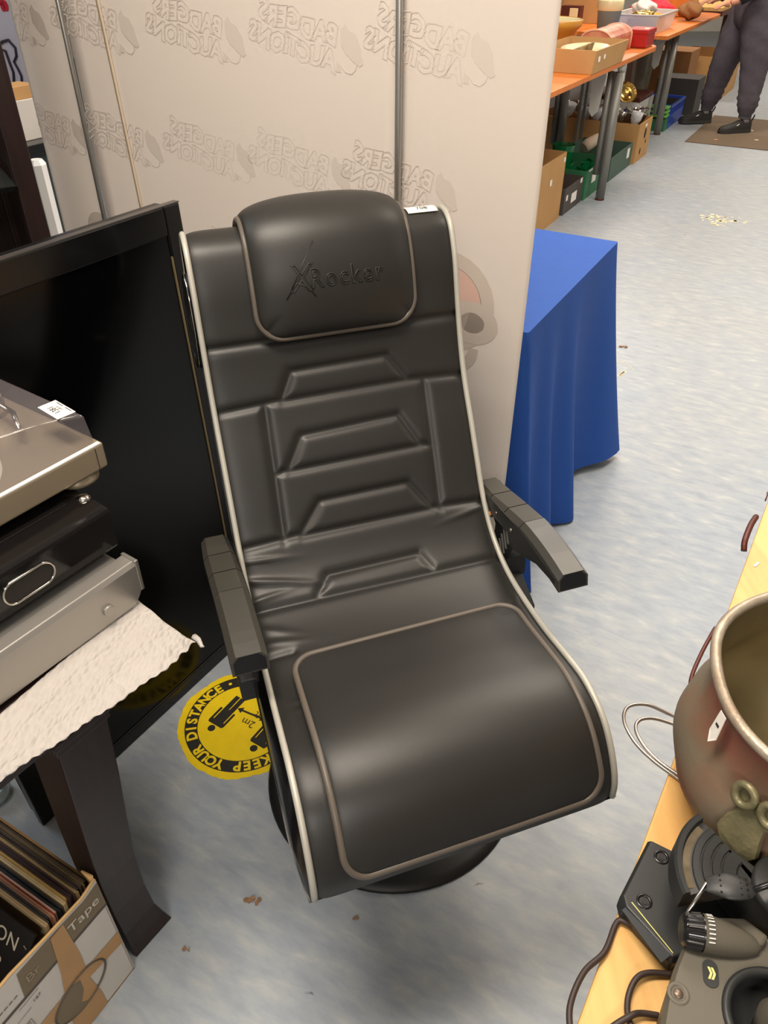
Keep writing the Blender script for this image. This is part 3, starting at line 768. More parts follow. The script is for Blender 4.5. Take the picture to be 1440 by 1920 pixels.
MB().tube([V_(x, -0.001, z) for x, z in op], 0.0016, n=8, closed=True).build('oval_ring', M['chrome'], dev)
MB().add([V_(x, -0.0007, z) for x, z in op], [tuple(range(48))]).build('oval_panel', mat('dark_oval', (28, 22, 18), 0.35), dev)
MB().box(V_(0.18, 0.060, 0.0882), (0.28, 0.011, 0.003), RT).build('raised_rib', M['gloss_smoke'], dev, bevel=0.002)
kb = MB(); kb.lathe([(0.0, 0.006), (0.006, 0.0055), (0.0095, 0.003), (0.010, 0.0)], tuple(V_(0.008, 0.048, 0.0868)), n=20); kb.build('silver_knob', M['chrome'], dev)
for x, y in ((.03, .03), (.33, .03), (.03, .2), (.33, .2)): MB().cyl(V_(x, y, 0.0), V_(x, y, 0.0105), 0.012, n=16).build('foot', M['rubber'], dev)

# turntable: plinth, platter, tonearm, smoked lid, foot
tt, Q_ = stackbox('turntable', 'silver-beige turntable with smoked clear lid on top of the hi-fi stack', 'turntable', (-0.406, 0.9456, 0.8627), .42, .35)
MB().box(Q_(0.21, 0.13, 0.028), (0.395, 0.245, 0.0414), RT).build('plinth', M['champagne'], tt, bevel=0.004, seg=3)
MB().box(Q_(0.0165, -0.0003, 0.026), (0.001, 0.001, 0.0375), RT).build('panel_joint', M['ink'], tt)
MB().box(Q_(0.21, 0.0035, 0.0495), (0.386, 0.0066, 0.0021), RT).build('bright_edge', M['paper'], tt)
pcen = Q_(0.24, 0.130, 0.050)
MB().lathe([(0, .012), (.105, .012), (.110, .009), (.110, 0)], tuple(pcen), n=64).build('platter', M['chrome'], tt)
MB().lathe([(0, .0145), (.100, .0145), (.102, .0125), (0, .0125)], tuple(pcen), n=64).build('slip_mat', mat('grey_felt', (70, 70, 76), 0.9), tt)
MB().lathe([(.112, .0012), (.121, .0012), (.121, 0), (.112, 0)], tuple(pcen), n=72).build('platter_surround', mat('pale_ring', (205, 196, 184), 0.5), tt)
ta = MB(); q0 = Q_(0.045, 0.21, 0.080); ta.tube([q0, Q_(0.05, 0.14, 0.078), Q_(0.075, 0.09, 0.076)], 0.004, n=8); arm_ = ta.build('tonearm', M['chrome'], tt)
MB().cyl(Q_(0.045, 0.21, 0.05), Q_(0.045, 0.21, 0.088), 0.018, n=24).build('tonearm_pivot', M['chrome'], arm_)
lid = MB(); h1, h0 = 0.100, 0.051; ins = 0.014
NX = 14; bot = []; top = []
for i in range(NX + 1):
    t = i / NX; x_ = 0.008 + 0.404 * t; bow = 0.060 * (1 - abs(2 * t - 1) ** 2.6)
    bot.append(Q_(x_, 0.008, h0)); top.append(Q_(0.013 + 0.394 * t, 0.010 + bow, h1))
bb = [Q_(0.412, 0.255, h0), Q_(0.008, 0.255, h0)]; tb_ = [Q_(0.407, 0.250, h1), Q_(0.013, 0.250, h1)]
allp = bot + bb + top + tb_; n_ = NX + 3
lid.add(allp, [(i, (i + 1) % n_, n_ + (i + 1) % n_, n_ + i) for i in range(n_)] + [tuple(range(n_, 2 * n_))])
lid_o = lid.build('dust_cover', M['smoke'], tt, bevel=0.004, seg=3); tag(lid_o, 'smoked clear dust cover')
stk = MB(); P = [Vector((-0.496, 0.969, .9570)), Vector((-0.469, 0.973, .9570)), Vector((-0.431, 0.941, .9570)), Vector((-0.458, 0.936, .9570))]
cc = sum(P, Vector()) / 4; ax = (P[1] - P[2]).normalized(); ay = Vector((0, 0, 1)).cross(ax)
stk.prism([(-.026, -.014), (.026, -.014), (.026, .014), (-.026, .014)], 0, 0.0005, frame(cc, ax)); so = stk.build('lot_sticker', M['paper'], lid_o); tag(so, 'white lot sticker on the lid')
tx = MB(); put_text(tx, '1381', 0.013, frame(cc - ax * .012 + ay * -.001 + Vector((0, 0, .0009)), ax), 0.0001)
put_text(tx, '12.07.22', 0.0045, frame(cc - ax * .008 - ay * .006 + Vector((0, 0, .0009)), ax), 0.0001)
for kx in (-.018, .004): tx.box(cc + ax * (kx + .006) - ay * .011 + Vector((0, 0, .0009)), (.016, .0012, .0002), frame((0, 0, 0), ax).to_3x3())
tx.build('sticker_print', M['ink'], lid_o)
for x, y in ((.052, .040), (.37, .040), (.052, .22), (.37, .22)):
    MB().lathe([(0.0, -0.0125), (0.024, -0.0125), (0.031, -0.009), (0.031, -0.003), (0.018, 0.006)], tuple(Q_(x - .015, y - .005, 0)), n=32).build('foot', M['champagne'], tt)

# ---------------------------------------------------------------- box of records
RB = Vector((-0.451, 0.610, 0)); RD = Vector((0.5, 0.866, 0)).normalized(); RE = Vector((-0.866, 0.5, 0)).normalized(); RN = -RE
BH, BLn, BW = 0.312, 0.42, 0.345
def rp(x, y, z, o=0): return RB - RD * x + RE * y + Vector((0, 0, z)) - RE * o   # x towards camera along the front panel
rbx = thing('record_box', 'open white and brown cardboard carton of vinyl records on the floor', 'cardboard box', tuple(RB))
RM = frame((0, 0, 0), RD).to_3x3()
def panelbox(x0, x1, y0, y1, z0, z1, nm, m): return MB().box(rp((x0 + x1) / 2, (y0 + y1) / 2, (z0 + z1) / 2), (abs(x1 - x0), abs(y1 - y0), z1 - z0), RM).build(nm, m, rbx)
fpz = MB()   # front panel with a slightly uneven top edge
tops = [(0, BH + .004), (.03, BH - .006), (.10, BH - .003), (.16, BH + .003), (.25, BH - .006), (BLn, BH)]
poly = [(0, 0), (0.0, BH + .004)] + [(-x, z) for x, z in tops[1:]] + [(-BLn, 0)]
FM = Matrix((RD, Vector((0, 0, 1)), RN)).transposed().to_4x4(); FM.translation = RB
fpz.prism(poly, -0.004, 0.0, FM); fpz.build('box_side', M['box_white'], rbx)
ed = MB(); ed.tube([FM @ Vector((-x, z + .0005, -.002)) for x, z in tops], 0.0026, n=6); ed.build('torn_top_edge', M['card_light'], rbx)
panelbox(0, 0.004, 0, BW, 0, BH - .01, 'box_side', M['card']); panelbox(BLn - .004, BLn, 0, BW, 0, BH, 'box_side', M['card']); panelbox(0, BLn, BW - .004, BW, 0, BH, 'box_side', M['card'])
panelbox(0, BLn, 0, BW, 0.001, 0.005, 'box_bottom', M['card'])
fl = MB(); fl.add([rp(.004, .0, BH), rp(-.001, .008, BH + .006), rp(.001, .03, BH + .004), rp(.004, .006, BH - .010)], [(0, 1, 2, 3)]); fl.build('torn_flap', M['card_light'], rbx, solid=0.003)
def decal(nm, pts, m, o): 
    d = MB(); d.add([FM @ Vector((x, z, o)) for x, z in pts], [tuple(range(len(pts)))]); return d.build(nm, m, rbx)
decal('printed_band', [(.0, .243), (-.08, .243), (-.16, .243), (-.153, .305), (-.10, .305), (-.03, .300), (0, .308)], M['taupe'], .0006)
decal('printed_band_line', [(.0, .243), (-.30, .243), (-.30, .236), (0, .236)], M['taupe_dark'], .0008)
decal('printed_band_corner', [(-.070, .245), (-.092, .245), (-.095, .262), (-.070, .262)], M['taupe'], .0009)
tpn = decal('tape_band', [(-.094, .300), (-.070, .302), (-.068, .20), (-.072, .12), (-.066, .05), (-.066, .004), (-.128, .004), (-.124, .10), (-.105, .20)], M['brown_tape'], .0012)
decal('tape_band', [(-.002, .146), (-.002, .108), (-.08, .122), (-.20, .112), (-.30, .112), (-.30, .146), (-.20, .148), (-.08, .150)], M['brown_tape'], .0015)
ovd = MB(); ro = []
for i in range(40):
    q = 2 * PI * i / 40; x0, z0 = -.093 + .052 * math.cos(q), .112 + .044 * math.sin(q)
    ro.append((x0 + .10 * (z0 - .112) * 1.0, z0))
ovd.tube([FM @ Vector((x, z, .0018)) for x, z in ro], 0.0018, n=5, closed=True); ovd.build('tape_roll_print', M['taupe_dark'], rbx)
decal('tape_roll_print', [(x, z) for x, z in ro[12:32]] + [(-.100, .085), (-.088, .110), (-.086, .142)], M['taupe'], .0017)
lb = MB(); put_text(lb, 'Tape', 0.030, FM @ Matrix.Translation((-.068, .264, .0014)), .0001)
lb.build('printed_word', mat('pale_print', (206, 198, 184), 0.6), rbx)
lb = MB(); put_text(lb, 'Br', 0.026, FM @ Matrix.Translation((-.148, .264, .0014)), .0001)
lb.build('printed_word', mat('faded_print', (150, 136, 112), 0.6), rbx)
lb = MB(); put_text(lb, '167', 0.010, FM @ Matrix.Translation((-.155, .212, .0014)), .0001)
for x0, x1, z0 in ((-.175, -.140, .228), (-.185, -.160, .205)): lb.add([FM @ Vector((x, z, .0012)) for x, z in ((x0, z0), (x1, z0 + .002), (x1, z0 + .0032), (x0, z0 + .0012))], [(0, 1, 2, 3)])
for i in range(9):
    x0 = -.240 + .0085 * i; lb.add([FM @ Vector((x, z, .0012)) for x, z in ((x0, .262), (x0 + .006, .263), (x0 + .006, .2655), (x0, .2645))], [(0, 1, 2, 3)])
for k in range(3):
    w_ = .018 - .004 * k; c0 = (-.186, .170)
    pts = [(c0[0] - w_, c0[1] - w_ * .8), (c0[0] - w_, c0[1] + w_ * .8), (c0[0] + w_, c0[1] + w_ * .8), (c0[0] + w_, c0[1] - w_ * .8)]
    lb.tube([FM @ Vector((x, z, .0012)) for x, z in pts], .0004, n=4)
lb.build('small_print', M['taupe_dark'], rbx)

# the records, each leaning on the next
sl_cols = [(60, 46, 34), (112, 92, 62), (98, 80, 56), (150, 128, 92), (58, 44, 38), (70, 58, 50), (168, 146, 104), (150, 126, 82), (66, 44, 42), (58, 38, 36), (52, 34, 34), (62, 44, 36),
           (176, 142, 78), (196, 174, 132), (200, 178, 142), (96, 76, 40), (36, 38, 44), (30, 32, 38), (34, 34, 38), (196, 158, 140), (158, 70, 48), (172, 122, 96), (138, 98, 76), (48, 46, 46), (66, 58, 52), (176, 148, 108), (186, 160, 118)]
lean = math.radians(4)
n_rec = len(sl_cols)
x = 0.030
M['sleeve_edge'] = mat('sleeve_edge_card', (176, 150, 112), 0.8)
spec_lab = {0: 'dark brown record sleeve at the very back of the record box, nearest the table leg', 12: 'mustard-edged record sleeve in the middle of the packed records', 20: 'rust-red record sleeve beside pale pink one in the record box'}
for i in range(n_rec):
    th_prev = th if i else 0
    th = random.uniform(.0024, .0029); x += (th + th_prev) / 2 / math.cos(lean); hz = .312 + random.uniform(-.004, .003) ; yo = .008 + random.uniform(0, .010)
    c = sl_cols[i]
    m_ = mat('record_sleeve_print', c, 0.6, noise=0.25, nscale=30)
    o_x, o_z = x, 0.006
    R3 = Matrix.Rotation(lean, 3, RE)
    q = MB(); cen = rp(o_x, yo + .157, o_z)
    up_ = (Vector((0, 0, 1)) * math.cos(lean) + RD * math.sin(lean)); nn = RE.cross(up_)
    P = [cen + RE * a * .157 + up_ * b_ * hz + nn * e * th / 2 for a in (-1, 1) for b_ in (0, 1) for e in (-1, 1)]
    q.add(P, [(0, 1, 3, 2), (4, 6, 7, 5), (0, 4, 5, 1), (2, 3, 7, 6), (0, 2, 6, 4), (1, 5, 7, 3)])
    ORD = 'first second third fourth fifth sixth seventh eighth ninth tenth eleventh twelfth thirteenth fourteenth fifteenth sixteenth seventeenth eighteenth nineteenth twentieth twenty-first twenty-second twenty-third twenty-fourth twenty-fifth twenty-sixth twenty-seventh'.split()
    hue = 'dark brown' if sum(c) < 170 else 'dusky' if sum(c) < 260 else 'tan' if sum(c) < 400 else 'cream'
    if c[2] > c[0]: hue = 'blue-black'
    lab = spec_lab.get(i, hue + '-edged record sleeve, ' + ORD[i] + ' from the table-leg end of the packed row')
    rec = solo(q, 'record_sleeve', m_, lab, 'record', tuple(cen), 'records packed in the carton')
    x += random.choice((.0002, .0003, .0004, .0006))
# loose black sleeve in front
lean2 = math.radians(42)
up_ = (Vector((0, 0, 1)) * math.cos(lean2) + RD * math.sin(lean2)); nn = RE.cross(up_)
hz = .310
topx = x + 0.006 - 0.028
cen = rp(topx + hz * math.sin(lean2) + .012 + .004, .010 + .157, 0.012 + (.308 - hz * math.cos(lean2)))
rt = thing('record_sleeve', 'black record sleeve with pale serif lettering leaning in front of the packed records', 'record', tuple(cen), 'records packed in the carton')
q = MB(); P = [cen + RE * a * .157 + up_ * b_ * hz + nn * e * .002 for a in (-1, 1) for b_ in (0, 1) for e in (-1, 1)]
q.add(P, [(0, 1, 3, 2), (4, 6, 7, 5), (0, 4, 5, 1), (2, 3, 7, 6), (0, 2, 6, 4), (1, 5, 7, 3)]); q.build('sleeve', mat('black_sleeve', (24, 22, 22), 0.35), rt)
CM = Matrix((-RE, up_, (-RE).cross(up_))).transposed().to_4x4(); CM.translation = cen + CM.to_3x3() @ Vector((0, 0, .0026))
tx = MB(); put_text(tx, 'CTION', .030, CM @ Matrix.Translation((.134, .272, 0)), .0002, align='RIGHT', space=1.05)
put_text(tx, 'BBER', .030, CM @ Matrix.Translation((.118, .232, 0)), .0002, align='RIGHT', space=1.05)
tx.box(CM @ Vector((.150, .285, 0)), (.0008, .0008, .022)); tx.build('sleeve_lettering', mat('pale_lettering', (196, 184, 164), 0.6), rt)
q = MB(); q.add([CM @ Vector(p) for p in ((-.15, .14, .0002), (.148, .06, .0002), (.148, .005, .0002), (-.15, .005, .0002))], [(0, 1, 2, 3)])
q.build('cover_picture', mat('mottled_picture', (120, 112, 104), 0.6, rgb2=(20, 20, 20), nscale=60), rt)
# glass jar behind the box
gj = MB(); gj.lathe([(r * .6, z * .6) for r, z in [(0, .004), (.045, .004), (.052, .012), (.055, .06), (.050, .10), (.036, .12), (.036, .135), (.040, .138), (.038, .140), (.033, .136), (.033, .12), (.047, .098), (.051, .06), (.048, .014), (.042, .008), (0, .008)]], (-0.838, 0.955, 0), n=40)
solo(gj, 'glass_jar', M['glass'], 'clear glass jar on the floor behind the record carton at the left edge', 'jar', (-0.838, 0.955, 0))

# ---------------------------------------------------------------- far left: dark cabinet, second banner, boxes
cabx = thing('display_cabinet', 'tall dark wood display cabinet with a glass shelf behind the television', 'cabinet', (-0.80, 1.86, 0))
def cabp(w_, d_, z): return Vector((-0.812, 1.90, 0)) + Vector((-0.85, -0.527, 0)) * w_ + Vector((-0.527, 0.85, 0)) * d_ + Vector((0, 0, z))
CR = frame((0, 0, 0), (-0.85, -0.527, 0)).to_3x3()
for w_ in (0.023, 0.60):
    MB().box(cabp(w_, 0.025, 0.95), (0.046, 0.05, 1.9), CR).build('corner_post', M['dark_wood'], cabx, bevel=0.002)
    MB().box(cabp(w_, 0.36, 0.95), (0.046, 0.05, 1.9), CR).build('corner_post', M['dark_wood'], cabx, bevel=0.002)
    MB().box(cabp(w_, 0.19, 0.95), (0.018, 0.30, 1.86), CR).build('side_panel', M['dark_wood'], cabx)
MB().box(cabp(0.31, 0.38, 0.95), (0.56, 0.012, 1.86), CR).build('back_panel', M['dark_wood'], cabx)
for z in (0.03, 1.88): MB().box(cabp(0.31, 0.19, z), (0.62, 0.39, 0.04), CR).build('board', M['dark_wood'], cabx)
MB().box(cabp(0.31, 0.16, 1.020), (0.53, 0.33, 0.008), CR).build('glass_shelf', mat('shelf_glass', (60, 66, 64), 0.05, alpha=0.55, spec=0.8), cabx)
MB().box(cabp(0.31, -0.004, 1.020), (0.53, 0.004, 0.010), CR).build('glass_edge', M['chrome'], cabx)
MB().box(cabp(0.31, 0.19, 0.60), (0.53, 0.36, 0.02), CR).build('board', M['dark_wood'], cabx)

b2 = thing('roll_up_banner', 'pale lilac-white printed banner glimpsed between the dark cabinet and the display banner', 'banner', (-1.45, 3.2, 0))
B2X = Vector((0.86, -0.51, 0)); 
def b2p(x, z, o=0): return Vector((-1.45, 3.2, 0)) + B2X * x + Vector((-0.51, -0.86, 0)) * o + Vector((0, 0, z))
M['lilac'] = mat('lilac_banner', (206, 202, 216), 0.6)
b = MB(); b.grid(lambda u, v: b2p(-0.5 + 0.85 * u, 0.05 + 1.9 * v), 6, 12); b.build('fabric_panel', M['lilac'], b2, solid=0.002)
MB().box(b2p(-0.08, 0.03), (0.88, 0.12, 0.06), frame((0, 0, 0), B2X).to_3x3()).build('foot_rail', M['alu'], b2)
swirl = [(.120, 1.175), (.146, 1.186), (.177, 1.192), (.204, 1.170), (.199, 1.145), (.178, 1.127), (.189, 1.107), (.199, 1.084), (.188, 1.050)]
dv = mat('dark_violet_print', (52, 44, 58), 0.6)
MB().tube([b2p(x, z, 0.004) for x, z in swirl], 0.0045, n=6).build('printed_swirl', dv, b2)
MB().tube([b2p(x, z, 0.004) for x, z in [(.130, 1.160), (.147, 1.157), (.153, 1.121), (.160, 1.093), (.146, 1.050)]], 0.0045, n=6).build('printed_swirl', dv, b2)
q = MB()
for (x, z, r) in ((.185, 1.312, .018), (.206, 1.292, .014), (.190, 1.288, .012)):
    q.add([b2p(x + r * math.cos(a), z + r * math.sin(a) * 1.2, .003) for a in np.linspace(0, 2 * PI, 9)[:-1]], [tuple(range(8))])
q.build('printed_flower', M['red_bright'], b2)

def aabox(name, m, label, cat, c, d, rx=None, group=None, bevel=0.002, parent=None):
    R_ = frame((0, 0, 0), rx).to_3x3() if rx is not None else None
    return solo(MB().box(c, d, R_), name, m, label, cat, (c[0], c[1], c[2] - d[2] / 2), group, bevel=bevel)
def zat(P, v_): return P
aabox('carton', M['card'], 'small brown cardboard carton on top of the white carton between cabinet and banner', 'box', (-1.115, 2.62, 1.108), (0.08, 0.10, 0.036), (0.86, -0.51, 0))
aabox('carton', M['box_white'], 'tall white carton between the dark cabinet and the display banner', 'box', (-1.11, 2.62, 1.035), (0.085, 0.11, 0.11), (0.86, -0.51, 0))
wc = thing('storage_unit', 'dark storage unit carrying the white carton behind the display banner', 'cabinet', (-1.12, 2.62, 0))
MB().box((-1.12, 2.62, 0.965), (0.22, 0.24, 0.030), frame((0, 0, 0), (0.86, -0.51, 0)).to_3x3()).build('top_board', M['tv_bezel'], wc, bevel=0.002)
MB().box((-1.12, 2.62, 0.475), (0.19, 0.21, 0.95), frame((0, 0, 0), (0.86, -0.51, 0)).to_3x3()).build('body', mat('dark_bluegreen_panel', (44, 52, 50), 0.5), wc)
for z, c in ((0.82, 'alu'), (0.74, 'ink'), (0.69, 'cream'), (0.63, 'mustard'), (0.58, 'copper_dark')):
    MB().box(Vector((-1.075, 2.505, z)), (0.09, 0.02, 0.04), frame((0, 0, 0), (0.86, -0.51, 0)).to_3x3()).build('stored_item', M[c], wc)
wp = MB(); wp.lathe([(0, 0.965), (.018, 0.965), (.027, 0.952), (.027, 0.0), (0, 0.0)], (-1.012, 2.40, 0), n=8, smooth=False)
solo(wp, 'white_post', M['white_gloss'], 'white eight-sided post beside the dark cabinet, just left of the banner edge', 'post', (-1.012, 2.40, 0))

# ---------------------------------------------------------------- table with blue cloth, just behind the banner on the right
CT = Vector((0.698, 2.312, 0)); CH = 0.755      # far front corner
def ctp(x, y, z=0): return CT - E1 * x + E2 * y + Vector((0, 0, z))
CLn, CWd = 0.745, 0.42
tb = thing('folding_table', 'small folding table hidden under the blue cloth beside the banner', 'table', tuple(CT))
MB().box(ctp(CLn / 2, CWd / 2, CH - 0.014), (CLn - .01, CWd - .01, 0.02), frame((0, 0, 0), E1).to_3x3()).build('tabletop', M['leg_grey'], tb)
for x, y in ((.07, .07), (CLn - .07, .07), (.07, CWd - .07), (CLn - .07, CWd - .07)):
    MB().cyl(ctp(x, y, 0), ctp(x, y, CH - .024), 0.012, n=12).build('leg', M['leg_grey'], tb)
cl = MB()
per = []
NS = 40
for i in range(NS): per.append((CLn * i / NS, 0.0, 0, -1))          # front face (camera right), far corner first
for i in range(24): per.append((CLn, CWd * i / 24, 1, 0))
for i in range(NS): per.append((CLn * (1 - i / NS), CWd, 0, 1))
for i in range(24): per.append((0.0, CWd * (1 - i / 24), -1, 0))
NP = len(per)
def fold(i, x, y, nx, ny):
    if ny == -1:      # measured pleats of the visible face: flared corner fold, recess, then a big forward pleat
        t = x / CLn
        f = 0.105 * math.exp(-((t - 0.0) / 0.13) ** 2) + 0.02 + 0.085 * math.exp(-((t - 0.52) / 0.085) ** 2) + 0.07 * math.exp(-((t - 0.76) / 0.07) ** 2) + 0.10 * math.exp(-((t - 1.0) / 0.10) ** 2) - 0.01 * math.exp(-((t - 0.27) / 0.10) ** 2)
        return f
    if nx == 1: return 0.004 + 0.002 * math.sin(i * 0.55)
    return 0.035 + 0.03 * math.sin(i * 0.55)
rows_ = 26
vs = []
for r in range(rows_ + 1):
    k = r / rows_
    for i, (x, y, nx, ny) in enumerate(per):
        f = fold(i, x, y, nx, ny) * k ** 1.15
        # diagonal outward at corners
        dx, dy = nx * f, ny * f
        if ny == -1 and x < 0.06: dx -= 0.06 * k * (1 - x / 0.06)
        if ny == -1 and x > CLn - 0.12: dx += 0.075 * k * (x - CLn + 0.12) / 0.12
        rr = 0.008
        z = CH + 0.001 - (CH - 0.004) * k
        if k == 0: ox = oy = 0
        hem = 0.0
        if ny == -1: hem = 0.014 * math.sin(x * 11 + 1) * k ** 3 + 0.014 * k ** 3
        lift = abs(dx) + abs(dy)
        p = ctp(x + dx, y + dy, max(0.004, z + hem * 1.0))
        vs.append(p)
fs = [(r * NP + i, r * NP + (i + 1) % NP, (r + 1) * NP + (i + 1) % NP, (r + 1) * NP + i) for r in range(rows_) for i in range(NP)]
cl.add(vs, fs, True)
cl.add([ctp(0, 0, CH + .001), ctp(CLn, 0, CH + .001), ctp(CLn, CWd, CH + .001), ctp(0, CWd, CH + .001)], [(0, 1, 2, 3)])
# top as fan through the ring so that the edge stays welded
solo(cl, 'tablecloth', M['blue_cloth'], 'royal blue tablecloth hanging to the floor over the small table right of the banner', 'tablecloth', tuple(CT), bevel=0.006)

# ---------------------------------------------------------------- pine table on the right and its things
PE = Vector((0.523, 0.852, 0)).normalized(); PR_ = Vector((0.852, -0.523, 0)).normalized()
PT = Vector((0.343, 0.548, 0)); PZ = 0.70
def pp(x, y, z=0): return PT + PE * x + PR_ * y + Vector((0, 0, z))    # x away from camera, y to the right from the edge
PRM = frame((0, 0, 0), PE).to_3x3()
pt = thing('pine_table', 'pale pine-topped table along the right edge carrying the copper pot', 'table', tuple(PT))
MB().box(pp(0.05, 0.38, PZ - 0.0125), (1.60, 0.76, 0.025), PRM).build('tabletop', M['pine'], pt, bevel=0.003)
for x in (-0.62, 0.72):
    for y in (0.34, 0.66): MB().box(pp(x, y, (PZ - .025) / 2), (0.045, 0.045, PZ - .025), PRM).build('leg', M['pine_edge'], pt, bevel=0.002)
for y in (0.34, 0.66): MB().box(pp(0.05, y, PZ - 0.06), (1.30, 0.02, 0.06), PRM).build('apron', M['pine_edge'], pt)
PC = Vector((0.485, 0.495, PZ + 0.001))
pot = thing('copper_pot', 'large tarnished copper cooking pot with rolled metal rim on the pine table', 'pot', tuple(PC))
outer = [(0, 0), (.095, 0), (.118, .004), (.140, .018), (.156, .040), (.1645, .065), (.166, .080), (.1635, .098), (.158, .115), (.151, .132), (.1465, .150), (.1455, .170), (.147, .186), (.150, .194)]
inner = [(.1475, .192), (.1445, .184), (.143, .168), (.144, .150), (.149, .130), (.156, .112), (.161, .096), (.1635, .080), (.162, .065), (.154, .042), (.138, .021), (.116, .008), (.09, .004), (0, .004)]
pm = MB(); rnd = random.Random(3)
def dent(prof):
    m2 = MB(); m2.lathe(prof, (0, 0, 0), n=96); out = []
    for v in m2.v:
        a = math.atan2(v[1], v[0]); r = math.hypot(v[0], v[1])
        d = 0.0012 * math.sin(a * 5 + v[2] * 40) + 0.001 * math.sin(a * 9 - v[2] * 60 + 1)
        k = (r + (d if r > .05 else 0)) / r if r > 1e-6 else 1
        out.append((PC.x + v[0] * k, PC.y + v[1] * k, PC.z + v[2]))
    r_ = MB(); r_.v = out; r_.f = m2.f; r_.sm = m2.sm; return r_
dent(outer).build('body', M['copper'], pot); dent(inner).build('tinned_lining', M['tin'], pot)
rimp = [(PC.x + .1500 * math.cos(a) + .0008 * math.sin(7 * a), PC.y + .1500 * math.sin(a) + .0008 * math.cos(5 * a), PC.z + .1965 + .001 * math.sin(3 * a)) for a in np.linspace(0, 2 * PI, 121)[:-1]]
MB().tube(rimp, 0.0058, n=10, closed=True).build('rolled_rim', M['rim'], pot)
# cast lug with bail loop on the side facing the camera
la = math.radians(213)
def lugp(w_, z, o=0.0):
    r = np.interp(z, [p[1] for p in outer[2:]], [p[0] for p in outer[2:]]) + 0.002 + o
    a = la + w_ / .16
    return Vector((PC.x + r * math.cos(a), PC.y + r * math.sin(a), PC.z + z))
lg = MB()
sil = [(-.018, .150), (-.026, .140), (-.024, .128), (-.014, .122), (-.020, .108), (-.022, .092), (-.014, .082), (-.004, .078), (.006, .082), (.016, .080), (.022, .092), (.018, .108), (.016, .122), (.026, .128), (.026, .142), (.016, .150), (.006, .140), (-.006, .140)]
n = len(sil)
lg.add([lugp(a, b_, .001) for a, b_ in sil] + [lugp(a * .92, b_, .0065) for a, b_ in sil], [(i, (i + 1) % n, n + (i + 1) % n, n + i) for i in range(n)] + [tuple(range(n))[::-1], tuple(range(n, 2 * n))])
lug = lg.build('lug_plate', M['verdigris'], pot, bevel=0.0008)
MB().tube([lugp(-.014 + .010 * math.cos(a) * 1.0, .142 + .011 * math.sin(a), .010) for a in np.linspace(0, 2 * PI, 19)[:-1]], 0.0042, n=8, closed=True).build('lug_loop', M['verdigris'], lug)
MB().tube([lugp(.014 + .010 * math.cos(a), .144 + .011 * math.sin(a), .010) for a in np.linspace(0, 2 * PI, 19)[:-1]], 0.0042, n=8, closed=True).build('lug_loop', M['verdigris'], lug)
for a, z in ((-.004, .098), (.012, .094)): MB().lathe([(.0045, 0), (.004, .003), (0, .0042)], (0, 0, 0), n=12).build('rivet', M['verdigris'], lug).matrix_world = Matrix.Translation(lugp(a, z, .006) - Vector(pot['o']))
for o in [o for o in lug.children if o.name.startswith('rivet')]: o.rotation_euler = (0, math.radians(90), la)
# paper tag slipped over the rim
tg = MB(); ang = math.radians(180 - 4)
def tgp(w_, z, o): 
    a = math.radians(186) + w_ / .15; r = .153 + o; return Vector((PC.x + r * math.cos(a), PC.y + r * math.sin(a), PC.z + z))
tg.add([tgp(-.003, .190, .003), tgp(.007, .190, .003), tgp(.009, .160, .006), tgp(.003, .150, .009), tgp(-.004, .160, .006)], [(0, 1, 2, 3, 4)])
to = tg.build('paper_tag', M['paper'], pot, solid=0.0006)
ti = MB(); ti.add([tgp(.000, .176, .0052), tgp(.005, .176, .0052), tgp(.005, .173, .0056), tgp(.000, .173, .0056)], [(0, 1, 2, 3)]); ti.build('tag_print', M['ink'], to, solid=0.0002)

# steel wire handle (two loops) sticking out over the table edge behind the pot
wh = thing('wire_utensil', 'steel kitchen utensil with double wire loop handle overhanging the table edge behind the pot', 'utensil', tuple(pp(0.12, 0.05, PZ)))
def rail(pts, name): MB().tube(catm3(pts, 8), 0.0022, n=8).build(name, M['steel'], wh)
def catm3(P, n=8):
    P = [Vector(p) for p in P]; Q = [2 * P[0] - P[1]] + P + [2 * P[-1] - P[-2]]; o = []
    for i in range(1, len(Q) - 2):
        a, b, c, d = Q[i - 1:i + 3]
        for k in range(n):
            t = k / n; o.append(.5 * ((2 * b) + (c - a) * t + (2 * a - 5 * b + 4 * c - d) * t * t + (3 * b - a - 3 * c + d) * t ** 3))
    return o + [P[-1]]
rail([(0.404, 0.622, .7035), (0.385, 0.612, .7035), (0.362, 0.622, .706), (0.335, 0.632, .712), (0.310, 0.628, .713), (0.300, 0.608, .711), (0.306, 0.580, .708), (0.322, 0.556, .7045), (0.345, 0.532, .7028), (0.358, 0.518, .7028)], 'wire_loop')
rail([(0.402, 0.612, .7075), (0.380, 0.598, .7065), (0.360, 0.608, .706), (0.338, 0.614, .708), (0.320, 0.610, .709), (0.312, 0.596, .709), (0.316, 0.574, .708), (0.328, 0.553, .7065), (0.348, 0.532, .7065), (0.360, 0.520, .7065)], 'wire_loop')
for o in []: pass
